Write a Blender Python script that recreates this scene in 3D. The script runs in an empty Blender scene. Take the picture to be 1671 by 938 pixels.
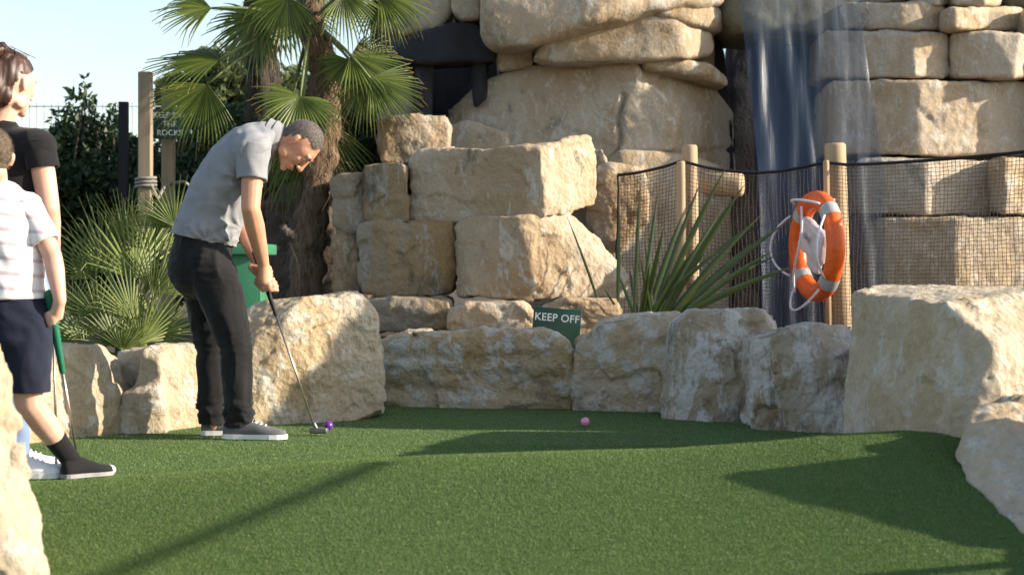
import bpy, bmesh, math, random
import numpy as np
from mathutils import Vector, Matrix

R = math.radians
scene = bpy.context.scene
COL = scene.collection

# ------------------------------------------------------------------ camera
FPX, HOR, CAMH = 2816.0, 430.0, 0.80          # focal length in photo pixels, horizon row, lens height
cam_data = bpy.data.cameras.new('camera')
cam = bpy.data.objects.new('camera', cam_data)
COL.objects.link(cam)
cam.location = (0, 0, CAMH)
cam.rotation_euler = (R(90), 0, 0)
cam_data.sensor_width = 36
cam_data.lens = FPX / 1671 * 36
cam_data.shift_y = -(469 - HOR) / 1671
cam_data.clip_start = 0.1
cam_data.clip_end = 2000
cam_data.dof.use_dof = True
cam_data.dof.focus_distance = 8.2
cam_data.dof.aperture_fstop = 4.0
scene.camera = cam

# ------------------------------------------------------------------ sky and sun
SUN_EL, SUN_AZ = 20.0, 97.0                   # azimuth clockwise from +Y: 90 is straight from the right
world = bpy.data.worlds.new('World')
scene.world = world
world.use_nodes = True
wn = world.node_tree
wn.nodes.clear()
w_out = wn.nodes.new('ShaderNodeOutputWorld')
w_bg = wn.nodes.new('ShaderNodeBackground')
w_sky = wn.nodes.new('ShaderNodeTexSky')
w_sky.sky_type = 'NISHITA'
w_sky.sun_disc = False
w_sky.sun_elevation = R(SUN_EL)
w_sky.sun_rotation = R(SUN_AZ)
w_sky.air_density = 1.0
w_sky.dust_density = 1.0
w_sky.ozone_density = 1.0
w_bg.inputs[1].default_value = 0.107
w_hs = wn.nodes.new('ShaderNodeHueSaturation')
w_hs.inputs['Saturation'].default_value = 0.85
wn.links.new(w_sky.outputs[0], w_hs.inputs['Color'])
wn.links.new(w_hs.outputs[0], w_bg.inputs[0])
wn.links.new(w_bg.outputs[0], w_out.inputs[0])
sun_data = bpy.data.lights.new('sun', 'SUN')
sun_data.energy = 3.9
sun_data.angle = R(0.6)
sun_data.color = (1.0, 0.89, 0.73)
sun = bpy.data.objects.new('sun', sun_data)
COL.objects.link(sun)
SUN_DIR = Vector((math.sin(R(SUN_AZ)) * math.cos(R(SUN_EL)), math.cos(R(SUN_AZ)) * math.cos(R(SUN_EL)), math.sin(R(SUN_EL))))
sun.rotation_euler = SUN_DIR.to_track_quat('Z', 'Y').to_euler()
sun.location = SUN_DIR * 40
scene.view_settings.view_transform = 'Standard'
scene.view_settings.look = 'None'
scene.view_settings.gamma = 1
scene.view_settings.use_curve_mapping = False
scene.view_settings.exposure = 1.3
scene.cycles.use_denoising = True
scene.cycles.max_bounces = 8
scene.cycles.transparent_max_bounces = 16

# ------------------------------------------------------------------ helpers
def P(px, py, d):
    """photo pixel + distance along the view axis -> world point"""
    return Vector(((px - 835.5) / FPX * d, d, CAMH - (py - HOR) / FPX * d))

def smooth01(t):
    t = np.clip(t, 0, 1)
    return t * t * (3 - 2 * t)

_rs = np.random.RandomState(7)
_perm = _rs.permutation(256)
_perm = np.concatenate([_perm, _perm, _perm])
_grad = _rs.normal(size=(256, 3))
_grad /= np.linalg.norm(_grad, axis=1)[:, None]

def pnoise(p):
    """gradient noise, p is (n,3), result about -0.7..0.7"""
    i = np.floor(p).astype(np.int64)
    f = p - i
    u = f * f * f * (f * (f * 6 - 15) + 10)
    i &= 255
    out = 0
    for dx in (0, 1):
        wx = u[:, 0] if dx else 1 - u[:, 0]
        for dy in (0, 1):
            wy = u[:, 1] if dy else 1 - u[:, 1]
            for dz in (0, 1):
                wz = u[:, 2] if dz else 1 - u[:, 2]
                h = _perm[_perm[_perm[(i[:, 0] + dx) & 255] + ((i[:, 1] + dy) & 255)] + ((i[:, 2] + dz) & 255)]
                g = _grad[h]
                out = out + wx * wy * wz * (g[:, 0] * (f[:, 0] - dx) + g[:, 1] * (f[:, 1] - dy) + g[:, 2] * (f[:, 2] - dz))
    return out

def fbm(p, octaves=4, gain=0.5):
    a, s, o = 1.0, 0, p
    for k in range(octaves):
        s = s + a * pnoise(o)
        o = o * 2.03 + 17.3
        a *= gain
    return s

def cells(p, seed=0):
    """nearest jittered lattice point: returns offset to it and three random numbers of that cell"""
    i = np.floor(p).astype(np.int64); best = np.full(len(p), 9e9); off = np.zeros_like(p); idn = np.zeros(len(p), dtype=np.int64)
    for dx in (-1, 0, 1):
        for dy in (-1, 0, 1):
            for dz in (-1, 0, 1):
                c = i + np.array([dx, dy, dz]); h = _perm[_perm[_perm[(c[:, 0] + seed) & 255] + (c[:, 1] & 255)] + (c[:, 2] & 255)]
                q = c + 0.5 + 0.55 * _grad[h]; d = p - q; m2 = (d * d).sum(1); k = m2 < best
                best[k] = m2[k]; off[k] = d[k]; idn[k] = h[k]
    return off, _grad[(idn * 7 + 13) & 255]

def link_obj(name, me, mat=None, parent=None, loc=None):
    o = bpy.data.objects.new(name, me)
    COL.objects.link(o)
    if mat is not None and me is not None and not me.materials:
        me.materials.append(mat)
    if parent is not None:
        o.parent = parent
    if loc is not None:
        o.location = loc
    return o

def empty(name, loc=(0, 0, 0)):
    o = bpy.data.objects.new(name, None)
    o.empty_display_size = 0.1
    o.location = loc
    COL.objects.link(o)
    return o

def tag(o, label=None, cat=None, group=None, kind=None):
    if label: o['label'] = label
    if cat: o['category'] = cat
    if group: o['group'] = group
    if kind: o['kind'] = kind
    return o

def mesh_from(name, verts, faces, smooth=True, origin=None):
    me = bpy.data.meshes.new(name)
    v = np.asarray([tuple(x) for x in verts], dtype=float) if not isinstance(verts, np.ndarray) else verts
    if origin is not None:
        v = v - np.array(origin)[None, :]
    me.from_pydata(v.tolist(), [], [tuple(f) for f in faces])
    if smooth and len(me.polygons):
        me.polygons.foreach_set('use_smooth', np.ones(len(me.polygons), dtype=bool))
    me.update()
    return me

def fast_mesh(name, verts, polys):
    """verts (n,3), polys (m,k) int: all faces the same size"""
    me = bpy.data.meshes.new(name)
    m, k = polys.shape
    me.vertices.add(len(verts)); me.vertices.foreach_set('co', verts.astype(np.float32).ravel())
    me.loops.add(m * k); me.loops.foreach_set('vertex_index', polys.astype(np.int32).ravel())
    me.polygons.add(m); me.polygons.foreach_set('loop_start', np.arange(0, m * k, k, dtype=np.int32))
    me.update(calc_edges=True)
    return me

class MB:
    """collects simple shapes into one mesh"""
    def __init__(s): s.v = []; s.f = []
    def add(s, vs, fs):
        b = len(s.v); s.v += [Vector(x) for x in vs]; s.f += [tuple(i + b for i in f) for f in fs]
    def box(s, lo, hi, M=None, bev=0.0):
        bm = bmesh.new()
        bmesh.ops.create_cube(bm, size=1)
        c = [(lo[i] + hi[i]) / 2 for i in range(3)]; d = [hi[i] - lo[i] for i in range(3)]
        for v in bm.verts: v.co = Vector([c[i] + v.co[i] * d[i] for i in range(3)])
        if bev > 0: bmesh.ops.bevel(bm, geom=bm.edges[:], offset=bev, segments=2, affect='EDGES', profile=0.6)
        if M is not None: bmesh.ops.transform(bm, matrix=M, verts=bm.verts)
        bm.verts.index_update()
        s.add([v.co.copy() for v in bm.verts], [[v.index for v in f.verts] for f in bm.faces]); bm.free()
    def tube(s, pts, rad, n=8, side=None, cap=True, flat=1.0):
        """tapered tube along pts; rad number or list; flat squashes the second axis"""
        pts = [Vector(p) for p in pts]
        k = len(pts)
        rr = [rad] * k if not hasattr(rad, '__len__') else list(rad)
        ff = [flat] * k if not hasattr(flat, '__len__') else list(flat)
        rings = []; prev = side
        for i in range(k):
            t = (pts[min(i + 1, k - 1)] - pts[max(i - 1, 0)]).normalized()
            a = Vector(prev) if prev is not None else (Vector((0, 0, 1)) if abs(t.z) < .9 else Vector((1, 0, 0)))
            a = (a - t * a.dot(t))
            if a.length < 1e-5: a = t.orthogonal()
            a.normalize()
            if side is None: prev = a
            b = t.cross(a)
            rings.append([pts[i] + a * (math.cos(2 * math.pi * j / n) * rr[i]) + b * (math.sin(2 * math.pi * j / n) * rr[i] * ff[i]) for j in range(n)])
        vs = [p for r in rings for p in r]; fs = []
        for i in range(k - 1):
            for j in range(n):
                j2 = (j + 1) % n
                fs.append((i * n + j, i * n + j2, (i + 1) * n + j2, (i + 1) * n + j))
        if cap:
            fs.append(tuple(range(n - 1, -1, -1))); fs.append(tuple((k - 1) * n + j for j in range(n)))
        s.add(vs, fs)
    def limb(s, pts, radii, n=16, side=None, flat=1.0):
        """closed tube with rounded ends, used for bodies"""
        pts = [Vector(p) for p in pts]; rr = list(radii)
        ff = [flat] * len(pts) if not hasattr(flat, '__len__') else list(flat)
        d0 = (pts[0] - pts[1]).normalized(); d1 = (pts[-1] - pts[-2]).normalized()
        r0, r1 = rr[0], rr[-1]
        pre = [(pts[0] + d0 * r0 * math.sin(a) * min(1, ff[0]), r0 * math.cos(a), ff[0]) for a in (R(80), R(50), R(25))]
        post = [(pts[-1] + d1 * r1 * math.sin(a) * min(1, ff[-1]), r1 * math.cos(a), ff[-1]) for a in (R(25), R(50), R(80))]
        s.tube([p[0] for p in pre] + pts + [p[0] for p in post], [p[1] for p in pre] + rr + [p[1] for p in post], n=n, side=side,
               flat=[p[2] for p in pre] + ff + [p[2] for p in post])
    def ell(s, c, ax, n=16):
        """ellipsoid, ax three radius vectors"""
        bm = bmesh.new(); bmesh.ops.create_uvsphere(bm, u_segments=n, v_segments=max(8, n * 3 // 4), radius=1)
        c = Vector(c); A = [Vector(a) for a in ax]
        bm.verts.index_update()
        s.add([c + A[0] * v.co.x + A[1] * v.co.y + A[2] * v.co.z for v in bm.verts], [[v.index for v in f.verts] for f in bm.faces]); bm.free()
    def mesh(s, name, origin=None, smooth=True):
        return mesh_from(name, s.v, s.f, smooth, origin)
    def build(s, name, mat, parent=None, origin=None, smooth=True):
        """origin in world space; a parent sits at its own origin without rotation"""
        if origin is None and parent is not None: origin = world_loc(parent)
        me = s.mesh(name, origin, smooth)
        o = link_obj(name, me, mat, parent)
        if parent is None and origin is not None: o.location = origin
        return o

def world_loc(o):
    l = Vector((0, 0, 0))
    while o is not None:
        l = l + o.location; o = o.parent
    return l

def remeshed(me, voxel, smooth_it=2):
    """voxel remesh of a closed mesh; returns (verts, mesh)"""
    o = bpy.data.objects.new('tmp', me); COL.objects.link(o)
    md = o.modifiers.new('r', 'REMESH'); md.mode = 'VOXEL'; md.voxel_size = voxel
    dg = bpy.context.evaluated_depsgraph_get()
    out = bpy.data.meshes.new_from_object(o.evaluated_get(dg))
    bpy.data.objects.remove(o); bpy.data.meshes.remove(me)
    out.polygons.foreach_set('use_smooth', np.ones(len(out.polygons), dtype=bool))
    if smooth_it: lap(out, smooth_it)
    return out

def get_co(me):
    a = np.empty(len(me.vertices) * 3, dtype=np.float32); me.vertices.foreach_get('co', a); return a.reshape(-1, 3).astype(float)

def set_co(me, v):
    me.vertices.foreach_set('co', v.astype(np.float32).ravel()); me.update()

def get_no(me):
    a = np.empty(len(me.vertices) * 3, dtype=np.float32); me.vertex_normals.foreach_get('vector', a); return a.reshape(-1, 3).astype(float)

def lap(me, it, lam=0.6):
    v = get_co(me); e = np.empty(len(me.edges) * 2, dtype=np.int32); me.edges.foreach_get('vertices', e); e = e.reshape(-1, 2)
    n = len(v); deg = np.bincount(e.ravel(), minlength=n).astype(float)[:, None]; deg[deg == 0] = 1
    for k in range(it):
        acc = np.zeros_like(v)
        for c in range(3):
            acc[:, c] = np.bincount(e[:, 0], v[e[:, 1], c], n) + np.bincount(e[:, 1], v[e[:, 0], c], n)
        v = v + lam * (acc / deg - v)
    set_co(me, v)

# ------------------------------------------------------------------ node materials
def newmat(name):
    m = bpy.data.materials.new(name); m.use_nodes = True
    nt = m.node_tree; b = nt.nodes['Principled BSDF']
    return m, nt, b

def nd(nt, typ, ins=None, **props):
    n = nt.nodes.new('ShaderNode' + typ)
    for k, v in props.items(): setattr(n, k, v)
    for k, v in (ins or {}).items():
        if isinstance(v, bpy.types.NodeSocket): nt.links.new(v, n.inputs[k])
        else: n.inputs[k].default_value = v
    return n

def ramp(nt, fac, stops, interp='LINEAR'):
    n = nt.nodes.new('ShaderNodeValToRGB'); nt.links.new(fac, n.inputs[0]); cr = n.color_ramp; cr.interpolation = interp
    while len(cr.elements) < len(stops): cr.elements.new(0.5)
    for e, (p, c) in zip(cr.elements, stops):
        e.position = p; e.color = (*c, 1) if len(c) == 3 else c
    return n.outputs[0]

def g(v): return (v, v, v)

def mix(nt, fac, a, b, mode='MIX'):
    n = nt.nodes.new('ShaderNodeMix'); n.data_type = 'RGBA'; n.blend_type = mode
    for i, v in ((0, fac), (6, a), (7, b)):
        if isinstance(v, bpy.types.NodeSocket): nt.links.new(v, n.inputs[i])
        elif i == 0: n.inputs[0].default_value = v
        else: n.inputs[i].default_value = (*v, 1) if len(v) == 3 else v
    return n.outputs[2]

def math_n(nt, op, a, b=0.0):
    n = nt.nodes.new('ShaderNodeMath'); n.operation = op
    for i, v in ((0, a), (1, b)):
        if isinstance(v, bpy.types.NodeSocket): nt.links.new(v, n.inputs[i])
        else: n.inputs[i].default_value = v
    return n.outputs[0]

def coords(nt, scale=(1, 1, 1), offset_by_object=True):
    """object-space coordinates shifted by the object's random number so no two look alike"""
    tc = nt.nodes.new('ShaderNodeTexCoord')
    vec = tc.outputs['Object']
    if offset_by_object:
        oi = nt.nodes.new('ShaderNodeObjectInfo')
        m = nd(nt, 'VectorMath', operation='SCALE'); m.inputs[0].default_value = (37.0, 51.0, 23.0); nt.links.new(oi.outputs['Random'], m.inputs['Scale'])
        a = nd(nt, 'VectorMath', operation='ADD'); nt.links.new(vec, a.inputs[0]); nt.links.new(m.outputs[0], a.inputs[1]); vec = a.outputs[0]
    mp = nd(nt, 'Mapping'); nt.links.new(vec, mp.inputs[0]); mp.inputs['Scale'].default_value = scale
    return mp.outputs[0]

def noise(nt, vec, scale, detail=4, rough=0.5, dist=0.0):
    n = nd(nt, 'TexNoise', {'Vector': vec, 'Scale': scale, 'Detail': detail, 'Roughness': rough, 'Distortion': dist})
    return n.outputs['Fac']

def bump(nt, b, height, strength, distance):
    n = nd(nt, 'Bump', {'Height': height, 'Strength': strength, 'Distance': distance})
    nt.links.new(n.outputs[0], b.inputs['Normal'])

def rock_mat(name, cream, ochre, crust, dark, crust_amt=0.55, dark_amt=0.3, ochre_amt=0.5, streak=0.35, bump_s=0.6, vein=0.0, bump_d=0.02):
    m, nt, b = newmat(name)
    v = coords(nt); vs = coords(nt, (1, 1, streak))
    n1 = noise(nt, vs, 2.2, 7, 0.6, 0.6)
    c = ramp(nt, n1, [(0.5 - 0.07 + (0.5 - ochre_amt) * 0.3, cream), (0.5 + 0.05 + (0.5 - ochre_amt) * 0.3, ochre)])
    # large pale to grey drift
    n2 = noise(nt, v, 1.2, 3, 0.5)
    c = mix(nt, ramp(nt, n2, [(0.35, g(0)), (0.7, g(0.35))]), c, crust)
    # crusts of pale calcite
    n3 = noise(nt, vs, 7.5, 10, 0.74, 0.35)
    cf = ramp(nt, n3, [(0.60 - crust_amt * 0.14, g(0)), (0.66 - crust_amt * 0.14, g(0.9))])
    c = mix(nt, cf, c, crust)
    # dark weathering
    n4 = noise(nt, vs, 4.0, 8, 0.65, 0.4)
    c = mix(nt, ramp(nt, n4, [(0.64 - dark_amt * 0.14, g(0)), (0.72 - dark_amt * 0.12, g(0.75))]), c, dark)
    if vein > 0:
        n5 = noise(nt, vs, 3.2, 4, 0.55, 2.0)
        d = math_n(nt, 'ABSOLUTE', math_n(nt, 'SUBTRACT', n5, 0.5))
        c = mix(nt, ramp(nt, d, [(0.0, g(vein)), (0.016, g(0))]), c, crust)
    n6 = noise(nt, v, 45, 5, 0.7)
    c = mix(nt, 0.35, c, ramp(nt, n6, [(0.3, g(0.45)), (0.7, g(1.0))]), 'MULTIPLY')
    nt.links.new(c, b.inputs['Base Color'])
    b.inputs['Roughness'].default_value = 0.9
    b.inputs['Specular IOR Level'].default_value = 0.2
    h = math_n(nt, 'ADD', noise(nt, v, 22, 8, 0.65), math_n(nt, 'MULTIPLY', n3, 1.2))
    vo = nd(nt, 'TexVoronoi', {'Vector': v, 'Scale': 38.0})
    h = math_n(nt, 'ADD', h, math_n(nt, 'MULTIPLY', vo.outputs['Distance'], 0.35))
    bump(nt, b, h, bump_s, bump_d)
    return m

def plain(name, col, rough=0.6, var=0.15, scale=20, bump_s=0.0, bump_d=0.003, metal=0.0, spec=0.4, detail=4, stretch=(1, 1, 1)):
    m, nt, b = newmat(name)
    v = coords(nt, stretch)
    n = noise(nt, v, scale, detail, 0.6)
    c = ramp(nt, n, [(0.3, tuple(x * (1 - var) for x in col)), (0.7, tuple(min(1, x * (1 + var)) for x in col))])
    nt.links.new(c, b.inputs['Base Color'])
    b.inputs['Roughness'].default_value = rough; b.inputs['Metallic'].default_value = metal
    b.inputs['Specular IOR Level'].default_value = spec
    if bump_s > 0: bump(nt, b, n, bump_s, bump_d)
    return m

def leaf_mat(name, c_lo, c_hi, trans=0.35, rough=0.5, tip=None, spec=0.4):
    m, nt, b = newmat(name)
    geo = nd(nt, 'NewGeometry')
    v = coords(nt)
    f = math_n(nt, 'ADD', math_n(nt, 'MULTIPLY', geo.outputs['Random Per Island'], 0.6), math_n(nt, 'MULTIPLY', noise(nt, v, 4, 3), 0.4))
    c = ramp(nt, f, [(0.15, c_lo), (0.85, c_hi)])
    if tip is not None:
        at = nd(nt, 'Attribute', attribute_name='along')
        tf = math_n(nt, 'ADD', at.outputs['Fac'], math_n(nt, 'MULTIPLY', math_n(nt, 'SUBTRACT', noise(nt, v, 9, 3), 0.5), 0.25))
        c = mix(nt, ramp(nt, tf, [(0.86, g(0)), (1.0, g(0.85))]), c, tip)
    nt.links.new(c, b.inputs['Base Color'])
    b.inputs['Roughness'].default_value = rough; b.inputs['Specular IOR Level'].default_value = spec
    tr = nd(nt, 'BsdfTranslucent'); nt.links.new(c, tr.inputs[0])
    ms = nd(nt, 'MixShader'); ms.inputs[0].default_value = trans
    nt.links.new(b.outputs[0], ms.inputs[1]); nt.links.new(tr.outputs[0], ms.inputs[2])
    nt.links.new(ms.outputs[0], nt.nodes['Material Output'].inputs[0])
    return m

M = {}
M['pale'] = rock_mat('limestone_pale', (0.58, 0.475, 0.34), (0.50, 0.375, 0.225), (0.64, 0.59, 0.50), (0.25, 0.215, 0.175), crust_amt=0.5, dark_amt=0.25, ochre_amt=0.45, streak=0.8, bump_s=1.0)
M['ochre'] = rock_mat('limestone_ochre', (0.58, 0.46, 0.32), (0.52, 0.355, 0.185), (0.66, 0.615, 0.54), (0.20, 0.165, 0.13), crust_amt=0.7, dark_amt=0.3, ochre_amt=0.62, streak=0.9, bump_s=1.0)
M['grey'] = rock_mat('limestone_grey', (0.48, 0.40, 0.30), (0.36, 0.26, 0.15), (0.66, 0.63, 0.58), (0.085, 0.082, 0.082), crust_amt=0.78, dark_amt=0.62, ochre_amt=0.5, streak=0.3, bump_s=1.0)
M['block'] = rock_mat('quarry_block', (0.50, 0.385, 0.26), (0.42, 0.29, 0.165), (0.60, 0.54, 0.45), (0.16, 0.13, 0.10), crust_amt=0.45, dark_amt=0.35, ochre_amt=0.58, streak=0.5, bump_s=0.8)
M['block_dark'] = rock_mat('dark_quarry_block', (0.34, 0.275, 0.195), (0.345, 0.22, 0.095), (0.44, 0.40, 0.34), (0.08, 0.07, 0.058), crust_amt=0.42, dark_amt=0.6, ochre_amt=0.52, streak=0.35, bump_s=0.8)  # darker version of the quarry block tones
M['cast'] = rock_mat('cast_rockwork', (0.50, 0.405, 0.29), (0.43, 0.31, 0.185), (0.61, 0.565, 0.495), (0.21, 0.185, 0.16), crust_amt=0.3, dark_amt=0.35, ochre_amt=0.5, streak=0.6, bump_s=0.45, vein=0.8, bump_d=0.014)
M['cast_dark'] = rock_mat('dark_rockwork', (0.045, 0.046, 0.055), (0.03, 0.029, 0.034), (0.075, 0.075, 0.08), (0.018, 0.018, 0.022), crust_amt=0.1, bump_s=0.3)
M['cast_olive'] = rock_mat('wet_rockwork', (0.20, 0.19, 0.14), (0.16, 0.14, 0.095), (0.27, 0.265, 0.22), (0.08, 0.085, 0.07), crust_amt=0.1, bump_s=0.2)
M['shadow_wall'] = rock_mat('shadow_brown_rock', (0.105, 0.085, 0.075), (0.085, 0.06, 0.045), (0.20, 0.18, 0.165), (0.035, 0.031, 0.03), crust_amt=0.25, dark_amt=0.5, streak=0.3)  # shade of the wall is put into this dark brown colour
# ------------------------------------------------------------------ ground
XS_B = np.array([-6.0, -2.6, -1.9, -1.3, -0.85, -0.65, 0.0, 0.6, 1.0, 1.4, 1.75, 2.05, 2.4, 3.0])
YB_B = np.array([8.0, 7.9, 8.2, 8.7, 9.25, 9.8, 10.0, 9.9, 9.5, 8.7, 7.2, 5.6, 3.6, 2.0])

def turf_z(x, y):
    """flat putting area behind a rounded ridge, which climbs towards the right"""
    px = x / 6.0 * FPX + 835.5
    pyc = np.interp(px, [-400, 50, 160, 400, 600, 700, 900, 1100, 1250, 1340, 1480, 1580, 1800], [800, 790, 783, 766, 753, 747, 740, 735, 723, 713, 705, 712, 730])
    zc = CAMH - (pyc - HOR) * 6.0 / FPX
    zf = -0.14
    front = zf + (zc - zf) * smooth01((y - 4.55) / 1.45)
    back = zc * (1 - smooth01((y - 6.0) / (0.36 + 0.44 * smooth01((zc - 0.055) / 0.06))))
    return np.where(y < 6.0, front, back)

def soil_z(x, y):
    yb = np.interp(x, XS_B, YB_B)
    return -0.22 + 0.50 * smooth01((y - yb - 0.1) / 0.7)

def grid_sheet(xs, ys, zfun):
    X, Y = np.meshgrid(xs, ys); Z = zfun(X.ravel(), Y.ravel())
    v = np.stack([X.ravel(), Y.ravel(), Z], 1); nx, ny = len(xs), len(ys)
    i = (np.arange(ny - 1)[:, None] * nx + np.arange(nx - 1)[None, :]).ravel()
    return v, np.stack([i, i + 1, i + nx + 1, i + nx], 1)

M['soil'] = plain('bark_soil', (0.075, 0.055, 0.04), 0.95, 0.5, 30, 0.8, 0.03)
M['turf'] = plain('turf_backing', (0.075, 0.13, 0.036), 0.95, 0.25, 180, 0.6, 0.006)
m, nt, b = newmat('turf_fibre')
geo = nd(nt, 'NewGeometry'); vv = coords(nt, offset_by_object=False)
ff = math_n(nt, 'ADD', math_n(nt, 'MULTIPLY', geo.outputs['Random Per Island'], 0.75), math_n(nt, 'MULTIPLY', noise(nt, vv, 1.3, 3), 0.25))
cc = ramp(nt, ff, [(0.1, (0.076, 0.130, 0.031)), (0.6, (0.148, 0.225, 0.060)), (0.95, (0.27, 0.345, 0.15))])
nt.links.new(cc, b.inputs['Base Color']); b.inputs['Roughness'].default_value = 0.55; b.inputs['Specular IOR Level'].default_value = 0.3
tr = nd(nt, 'BsdfTranslucent'); nt.links.new(cc, tr.inputs[0]); ms = nd(nt, 'MixShader'); ms.inputs[0].default_value = 0.3
nt.links.new(b.outputs[0], ms.inputs[1]); nt.links.new(tr.outputs[0], ms.inputs[2]); nt.links.new(ms.outputs[0], nt.nodes['Material Output'].inputs[0])
M['fibre'] = m

outer = np.array([-600, -300, -120, -60, -30, -15, -9, -7])
xs = np.concatenate([outer, np.linspace(-6, 5, 111), -outer[::-1]])
ys = np.concatenate([[-60, -20, -5, 0, 2], np.linspace(3, 14, 111), [16, 20, 30, 60, 120, 300, 900]])
v, f = grid_sheet(xs, ys, lambda x, y: np.where((np.abs(x) > 6.5) | (y < 2.5), -0.22, soil_z(x, y)) + 0.02 * fbm(np.stack([x * 2, y * 2, x * 0], 1), 3))
soil = link_obj('ground', fast_mesh('ground', v, f), M['soil']); tag(soil, 'brown planting soil and bark behind the boulders', kind='structure')
soil.data.polygons.foreach_set('use_smooth', np.ones(len(soil.data.polygons), dtype=bool))

v, f = grid_sheet(np.linspace(-5, 2.6, 153), np.linspace(2.5, 10.3, 157), turf_z)
yb = np.interp(v[:, 0], XS_B, YB_B)
keep = (v[f, 1] < (yb[f] + 0.15)).all(axis=1)
green = link_obj('putting_green', fast_mesh('putting_green', v, f[keep]), M['turf']); tag(green, 'green artificial turf rising to a rounded ridge in front', kind='structure')
green.data.polygons.foreach_set('use_smooth', np.ones(len(green.data.polygons), dtype=bool))

def blades(n, ylo, yhi, length, width, seed):
    rs = np.random.RandomState(seed)
    y = rs.uniform(ylo, yhi, n)
    half = (835.5 / FPX) * y * 1.06 + 0.05
    x = rs.uniform(-1, 1, n) * half
    ok = y < np.interp(x, XS_B, YB_B) + 0.1
    x, y = x[ok], y[ok]; n = len(x)
    z = turf_z(x, y)
    a = rs.uniform(0, 2 * np.pi, n); la = rs.uniform(0, 2 * np.pi, n); lean = rs.uniform(0.2, 1.1, n); L = length * rs.uniform(0.6, 1.25, n)
    w = width * rs.uniform(0.6, 1.2, n)
    bx, by = np.cos(a) * w / 2, np.sin(a) * w / 2
    lx, ly = np.cos(la) * np.sin(lean) * L, np.sin(la) * np.sin(lean) * L
    zz = z - 0.002
    v0 = np.stack([x - bx, y - by, zz], 1); v1 = np.stack([x + bx, y + by, zz], 1)
    v2 = np.stack([x + lx, y + ly, z + np.cos(lean) * L], 1)
    return np.stack([v0, v1, v2], 1).reshape(-1, 3)
vb = np.concatenate([blades(680000, 4.7, 6.3, 0.0075, 0.0026, 1), blades(170000, 6.3, 7.6, 0.0075, 0.0036, 2), blades(170000, 7.4, 10.0, 0.0075, 0.0046, 3)])
pile = link_obj('turf_pile', fast_mesh('turf_pile', vb, np.arange(len(vb)).reshape(-1, 3)), M['fibre'], green); pile['kind'] = 'stuff'

# ------------------------------------------------------------------ rocks
def hull_bm(pts, rnd, cuts, cut_frac):
    bm = bmesh.new()
    P0 = [Vector(p) for p in pts]
    def do(ps):
        bm.clear()
        vs = [bm.verts.new(p) for p in ps]
        r = bmesh.ops.convex_hull(bm, input=vs)
        junk = [x for x in set(r['geom_interior']) | set(r['geom_unused']) if isinstance(x, bmesh.types.BMVert) and x.is_valid]
        bmesh.ops.delete(bm, geom=junk, context='VERTS')
    do(P0)
    for k in range(cuts):
        n = Vector((rnd.gauss(0, 1), rnd.gauss(0, 1) - 0.3, rnd.gauss(0, 1) + 0.2)).normalized()
        ds = [v.co.dot(n) for v in bm.verts]; hi, lo = max(ds), min(ds)
        off = hi - (hi - lo) * rnd.uniform(*cut_frac)
        bmesh.ops.bisect_plane(bm, geom=bm.verts[:] + bm.edges[:] + bm.faces[:], plane_co=n * off, plane_no=n, clear_outer=True)
        do([v.co.copy() for v in bm.verts])
    return bm

def rock_mesh(hulls, voxel, seed, amp=1.0, strata=0.5, cuts=7, cut_frac=(0.03, 0.09), soft=1, fine=1.0, groove=None, facet=0.65):
    rnd = random.Random(seed); mb = MB()
    for pts in hulls:
        bm = hull_bm(pts, rnd, cuts, cut_frac)
        bm.verts.index_update()
        mb.add([v.co.copy() for v in bm.verts], [[v.index for v in f.verts] for f in bm.faces]); bm.free()
    me = remeshed(mb.mesh('rock'), voxel, soft)
    v = get_co(me); n = get_no(me); q = v + seed * 3.71
    d = 0.018 * amp * fbm(q * 2.2, 2)
    d += 0.010 * amp * (0.35 - np.abs(fbm(q * 5.5 + 9, 3, 0.55)) * 1.6)
    d += 0.010 * amp * fine * fbm(q * 14, 3, 0.6)
    qs = q * np.array([1.6, 1.6, 11.0]); s = pnoise(qs + 0.5 * pnoise(q * 3)[:, None])
    d += 0.016 * amp * strata * np.tanh(s * 5)
    pit = np.clip(pnoise(q * 19 + 4) - 0.22, 0, 1)
    d -= 0.05 * amp * fine * pit
    if facet:      # broken faces: each cell is its own small tilted plane
        w = q + 0.08 * np.stack([pnoise(q * 4), pnoise(q * 4 + 31), pnoise(q * 4 + 77)], 1)
        for sc, am in (((3.2, 3.2, 5.0), .030), ((8.0, 8.0, 12.0), .006)):
            off, rv = cells(w * np.array(sc), seed)
            d += facet * amp * am * ((off * rv).sum(1) * 1.1 + rv[:, 0] * .45)
    if groove is not None:
        d += groove(v)
    v = v + n * d[:, None]
    set_co(me, v)
    return me

def place(name, me, mat, parent=None):
    v = get_co(me); c = (v.min(0) + v.max(0)) / 2; c[2] = v[:, 2].min()
    c = Vector(c)
    set_co(me, v - np.array(c)[None, :])
    me.materials.append(mat)
    o = bpy.data.objects.new(name, me); COL.objects.link(o)
    if parent is not None:
        o.parent = parent; o.location = c - world_loc(parent)
    else:
        o.location = c
    return o

def slab(front, d, thick, shrink=0.92, top_in=0.0):
    """front: (px,py,dd) outline at distance d+dd; a back copy thick metres behind"""
    F = [P(a, b_, d + c) for a, b_, c in front]
    cx = sum(p.x for p in F) / len(F); cz = sum(p.z for p in F) / len(F)
    zt = max(p.z for p in F)
    B = []
    for p in F:
        q = Vector((cx + (p.x - cx) * shrink, p.y + thick, cz + (p.z - cz) * shrink - (top_in if p.z > cz else 0)))
        B.append(q)
    return F + B

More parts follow.
